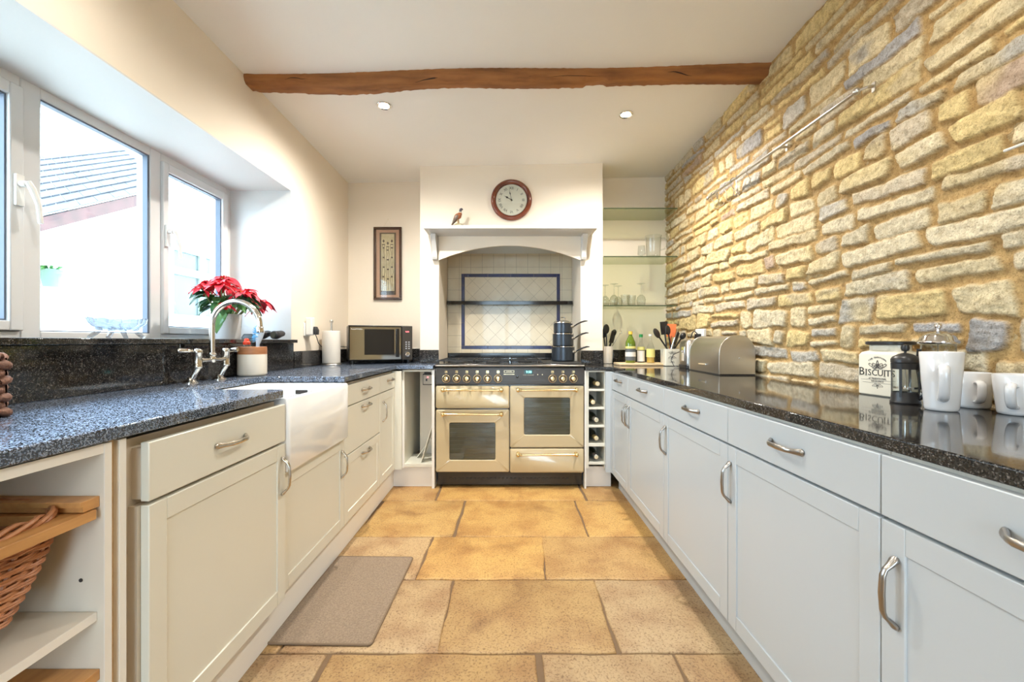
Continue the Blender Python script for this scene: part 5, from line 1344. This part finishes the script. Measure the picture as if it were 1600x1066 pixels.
b = MB(); b.lathe([(.020, .0155), (.063, .0155), (.064, .018), (.064, .253), (.062, .255), (.020, .255), (.020, .0155)], (x, y, .9105), 36, cap=False); build('paper_roll', b, 'paper', t)

def microwave():
    x0, x1, y0, y1, z0, z1 = 0, .485, 0, .33, .027, .301
    t = thing('microwave', 'mirror-fronted black microwave on the worktop in the corner', 'microwave', (-1.222, 3.25, .911), rz=math.radians(23))
    b = MB(); b.box(x0, x1, y0+.012, y1, z0, z1); build('case', b, 'black_panel', t, bev=.004, w=False)
    b = MB(); b.box(x0, x1-.086, y0-.008, y0+.012, z0+.004, z1-.004); d = build('door', b, 'black_gl', t, bev=.003, w=False)
    b = MB(); b.box(x0+.010, x1-.094, y0-.0095, y0-.008, z0+.008, z1-.014); build('mirror_panel', b, mat('mirror_glass', (.42, .41, .40), .06, 1), d, w=False)
    b = MB(); b.box(x0+.115, x1-.145, y0-.0102, y0-.0096, z0+.045, z1-.030); build('door_window', b, 'black_gl', d, w=False)
    b = MB(); b.box(x1-.132, x1-.110, y0-.034, y0-.024, z0+.025, z1-.025); b.box(x1-.130, x1-.112, y0-.026, y0-.009, z0+.030, z0+.045); b.box(x1-.130, x1-.112, y0-.026, y0-.009, z1-.045, z1-.030); build('handle', b, 'black_gl', d, bev=.003, w=False)
    b = MB(); text(b, 'Russell Hobbs', .0145, frame_T((x0+.060, y0-.0100, z1-.030), (1, 0, 0), (0, 0, 1))); build('lettering', b, 'white_pl', d, w=False)
    b = MB(); b.box(x1-.084, x1-.003, y0-.006, y0+.012, z0+.004, z1-.004); c = build('control_panel', b, 'black_panel', t, bev=.002, w=False)
    b = MB(); text(b, '0:00', .016, frame_T((x1-.043, y0-.0068, z1-.048), (1, 0, 0), (0, 0, 1))); build('display_digits', b, 'redled', c, w=False)
    b = MB()
    for i in range(2):
        for j in range(4): b.box(x1-.058+.022*i, x1-.046+.022*i, y0-.0072, y0-.006, z0+.088+.017*j, z0+.096+.017*j)
    build('button', b, 'grey_pl', c, w=False)
    A = Matrix.Translation((x1-.043, y0-.006, z0+.045)) @ Matrix.Rotation(PI/2, 4, 'X')
    b = MB(); b.lathe([(0, 0), (.026, 0), (.026, .004), (.020, .010), (.018, .020), (.012, .021), (.011, .016), (0, .016)], n=32, T=A); build('dial_knob', b, 'chrome', c, smooth=50, w=False)
    for (fx, fy) in ((x0+.03, y0+.03), (x1-.03, y0+.03), (x0+.03, y1-.03), (x1-.03, y1-.03)): b = MB(); b.cyl((fx, fy, 0), (fx, fy, z0+.002), .014, n=12); build('foot', b, 'black_pl', t, w=False)
microwave()

# woven box at the left edge
def hyacinth_box():
    x0, x1, y0, y1, z0, z1 = -1.395, -1.185, .76, 1.030, .911, 1.060
    t = thing('woven_box', 'chunky dark woven basket at the near end of the window-side worktop', 'basket', (-1.29, .9, z0))
    b = MB(); b.box(x0+.012, x1-.012, y0+.012, y1-.012, z0, z0+.010); b.box(x0+.012, x0+.016, y0+.012, y1-.012, z0, z1-.01); b.box(x1-.016, x1-.012, y0+.012, y1-.012, z0, z1-.01); b.box(x0+.012, x1-.012, y0+.012, y0+.016, z0, z1-.01); b.box(x0+.012, x1-.012, y1-.016, y1-.012, z0, z1-.01)
    build('lining', b, 'hyacinth', t)
    w_ = MB(); rnd = random.Random(1); nr = 8
    P = [Vector(p) for p in rrect((x0+x1)/2, (y0+y1)/2, (x1-x0)/2-.010, (y1-y0)/2-.010, .02, 0, 4)]
    per = []
    for i in range(len(P)):
        a, c = P[i], P[(i+1) % len(P)]; n = max(1, int((c-a).length/.007)); per += [a.lerp(c, k/n) for k in range(n)]
    cxm = Vector(((x0+x1)/2, (y0+y1)/2, 0))
    for k in range(nr):
        z = z0+.010+(z1-z0-.020)*k/(nr-1); pts = []; rs = []
        for i, p in enumerate(per):
            out = (p-cxm).normalized(); q = math.sin(i*PI/3.2+k*PI)
            pts.append((p.x+out.x*.004*q, p.y+out.y*.004*q, z+.003*math.cos(i*PI/3.2+k))); rs.append(.0092+.0022*q+rnd.uniform(-.0008, .0008))
        w_.tube(pts, rs, 8, closed=True)
    build('woven_side', w_, 'hyacinth', t, smooth=70)
hyacinth_box()

# floor mat
b = MB(); T = Matrix.Translation((-.675, 1.835, 0)) @ Matrix.Rotation(-.02, 4, 'Z')
t = thing('door_mat', 'grey-brown rectangular floor mat in front of the sink cabinet', 'mat', (-.675, 1.835, 0))
b.loft([rrect(0, 0, .185, .305, .01, .0008), rrect(0, 0, .185, .305, .01, .0065), rrect(0, 0, .181, .301, .01, .008)], T=T); build('pile', b, 'mat', t)
b = MB(); b.tube([T @ Vector((p[0], p[1], .0045)) for p in rrect(0, 0, .188, .308, .012, 0)], .0042, 8, closed=True); build('binding', b, 'mat_edge', t)

# ---------------------------------------------------------------- outside
NX = -4.5
b = MB(); b.prism([(-2, -1), (9, -1), (9, 3.6), (6.4, 3.35), (5.25, 2.85), (4.03, 2.20), (2.2, 1.25), (-2, 1.0)], 'x', NX-.25, NX)
nh = thing('neighbouring_house', 'white rendered house with a slate roof seen through the window', 'house', (NX, 4.5, -1))
build('wall', b, 'render_w', nh)
A = Vector((NX+.06, 1.6, .86)); B = Vector((NX+.06, 5.10, 2.76))
def verge(y): return .935+(y-1.6)*.545
b = MB(); b.loft([[(NX+.05, 1.2, verge(1.2)-.13), (NX+.10, 1.2, verge(1.2)-.13), (NX+.10, 1.2, verge(1.2)), (NX+.05, 1.2, verge(1.2))],
                  [(NX+.05, 5.1, verge(5.1)-.13), (NX+.10, 5.1, verge(5.1)-.13), (NX+.10, 5.1, verge(5.1)), (NX+.05, 5.1, verge(5.1))]]); build('bargeboard', b, 'barge', nh)
# slated slope rising away beyond the bargeboard
rf = MB(); n = 9
for k in range(n):
    f0, f1 = k/n, (k+1)/n
    def P(y, f): return Vector((NX+.12-1.6*f, y+1.45*f*.75, verge(y)+.02+1.0*f))
    lift = Vector((.0, 0, .018))
    m_ = 26
    for j in range(m_):
        ya = .6+4.9*j/m_+(.09 if k % 2 else 0); yb = ya+4.9/m_-.008
        q = [P(ya, f0), P(yb, f0), P(yb, f1+.02), P(ya, f1+.02)]
        rf.add([q[0]+lift, q[1]+lift, q[2], q[3], q[0]+lift*.4, q[1]+lift*.4, q[2]-lift*.5, q[3]-lift*.5], [(0,1,2,3), (4,7,6,5), (0,4,5,1), (1,5,6,2), (2,6,7,3), (3,7,4,0)])
build('slate_roof', rf, 'slate', nh)
wz0, wz1, wy0, wy1 = 1.38, 2.38, 5.60, 6.75
b = MB(); yq = NX+.03; a = .07
for (p0, p1, r0, r1) in ((wy0, wy0+a, wz0, wz1), (wy1-a, wy1, wz0, wz1), (6.15, 6.27, wz0, wz1))+tuple((u_, v_, r_, t_) for (u_, v_) in ((wy0+a, 6.15), (6.27, wy1-a)) for (r_, t_) in ((wz0, wz0+a), (wz1-a, wz1), (1.99, 2.09))): b.box(NX, NX+.05, p0, p1, r0, r1)
wf = build('window_frame', b, mat('pale_green_frame', (.26, .33, .28), .4), nh)
b = MB(); b.box(NX+.001, NX+.02, wy0+.01, wy1-.01, wz0+.01, wz1-.01); build('pane', b, mat('frosted_dark_glass', (.06, .08, .08), .25), wf)
px_, py_ = NX+.10, 4.10
t = thing('hanging_planter', 'pale green half-round planter with trailing plants on the white house wall', 'planter', (px_, py_, 1.6))
b = MB(); b.lathe([(0, 0), (.055, 0), (.085, .16), (.09, .165), (.08, .165), (0, .14)], (px_, py_, 1.61), 24); build('pot', b, 'mint', t)
b = MB(); rnd = random.Random(6)
for k in range(40):
    a = rnd.random()*2*PI; r_ = rnd.uniform(.02, .09); p = Vector((px_+r_*math.cos(a), py_+r_*math.sin(a), 1.77)); d = Vector((math.cos(a), math.sin(a), rnd.uniform(.1, 1.2))).normalized()
    b.tube([p, p+d*.05, p+d*.09+Vector((0, 0, -.03))], [.004, .008, .002], 4, sc=(1.6, .4))
build('foliage', b, 'leaf', t)
b = MB(); b.box(-40, -1.96, -30, 30, -1.02, -1.0); struct('ground_outside', b, 'bounce_ground')
b = MB(); b.box(-1.9, 30, -30, YR-.12, -.12, -.1); struct('ground_outside_rear', b, 'bounce_ground')
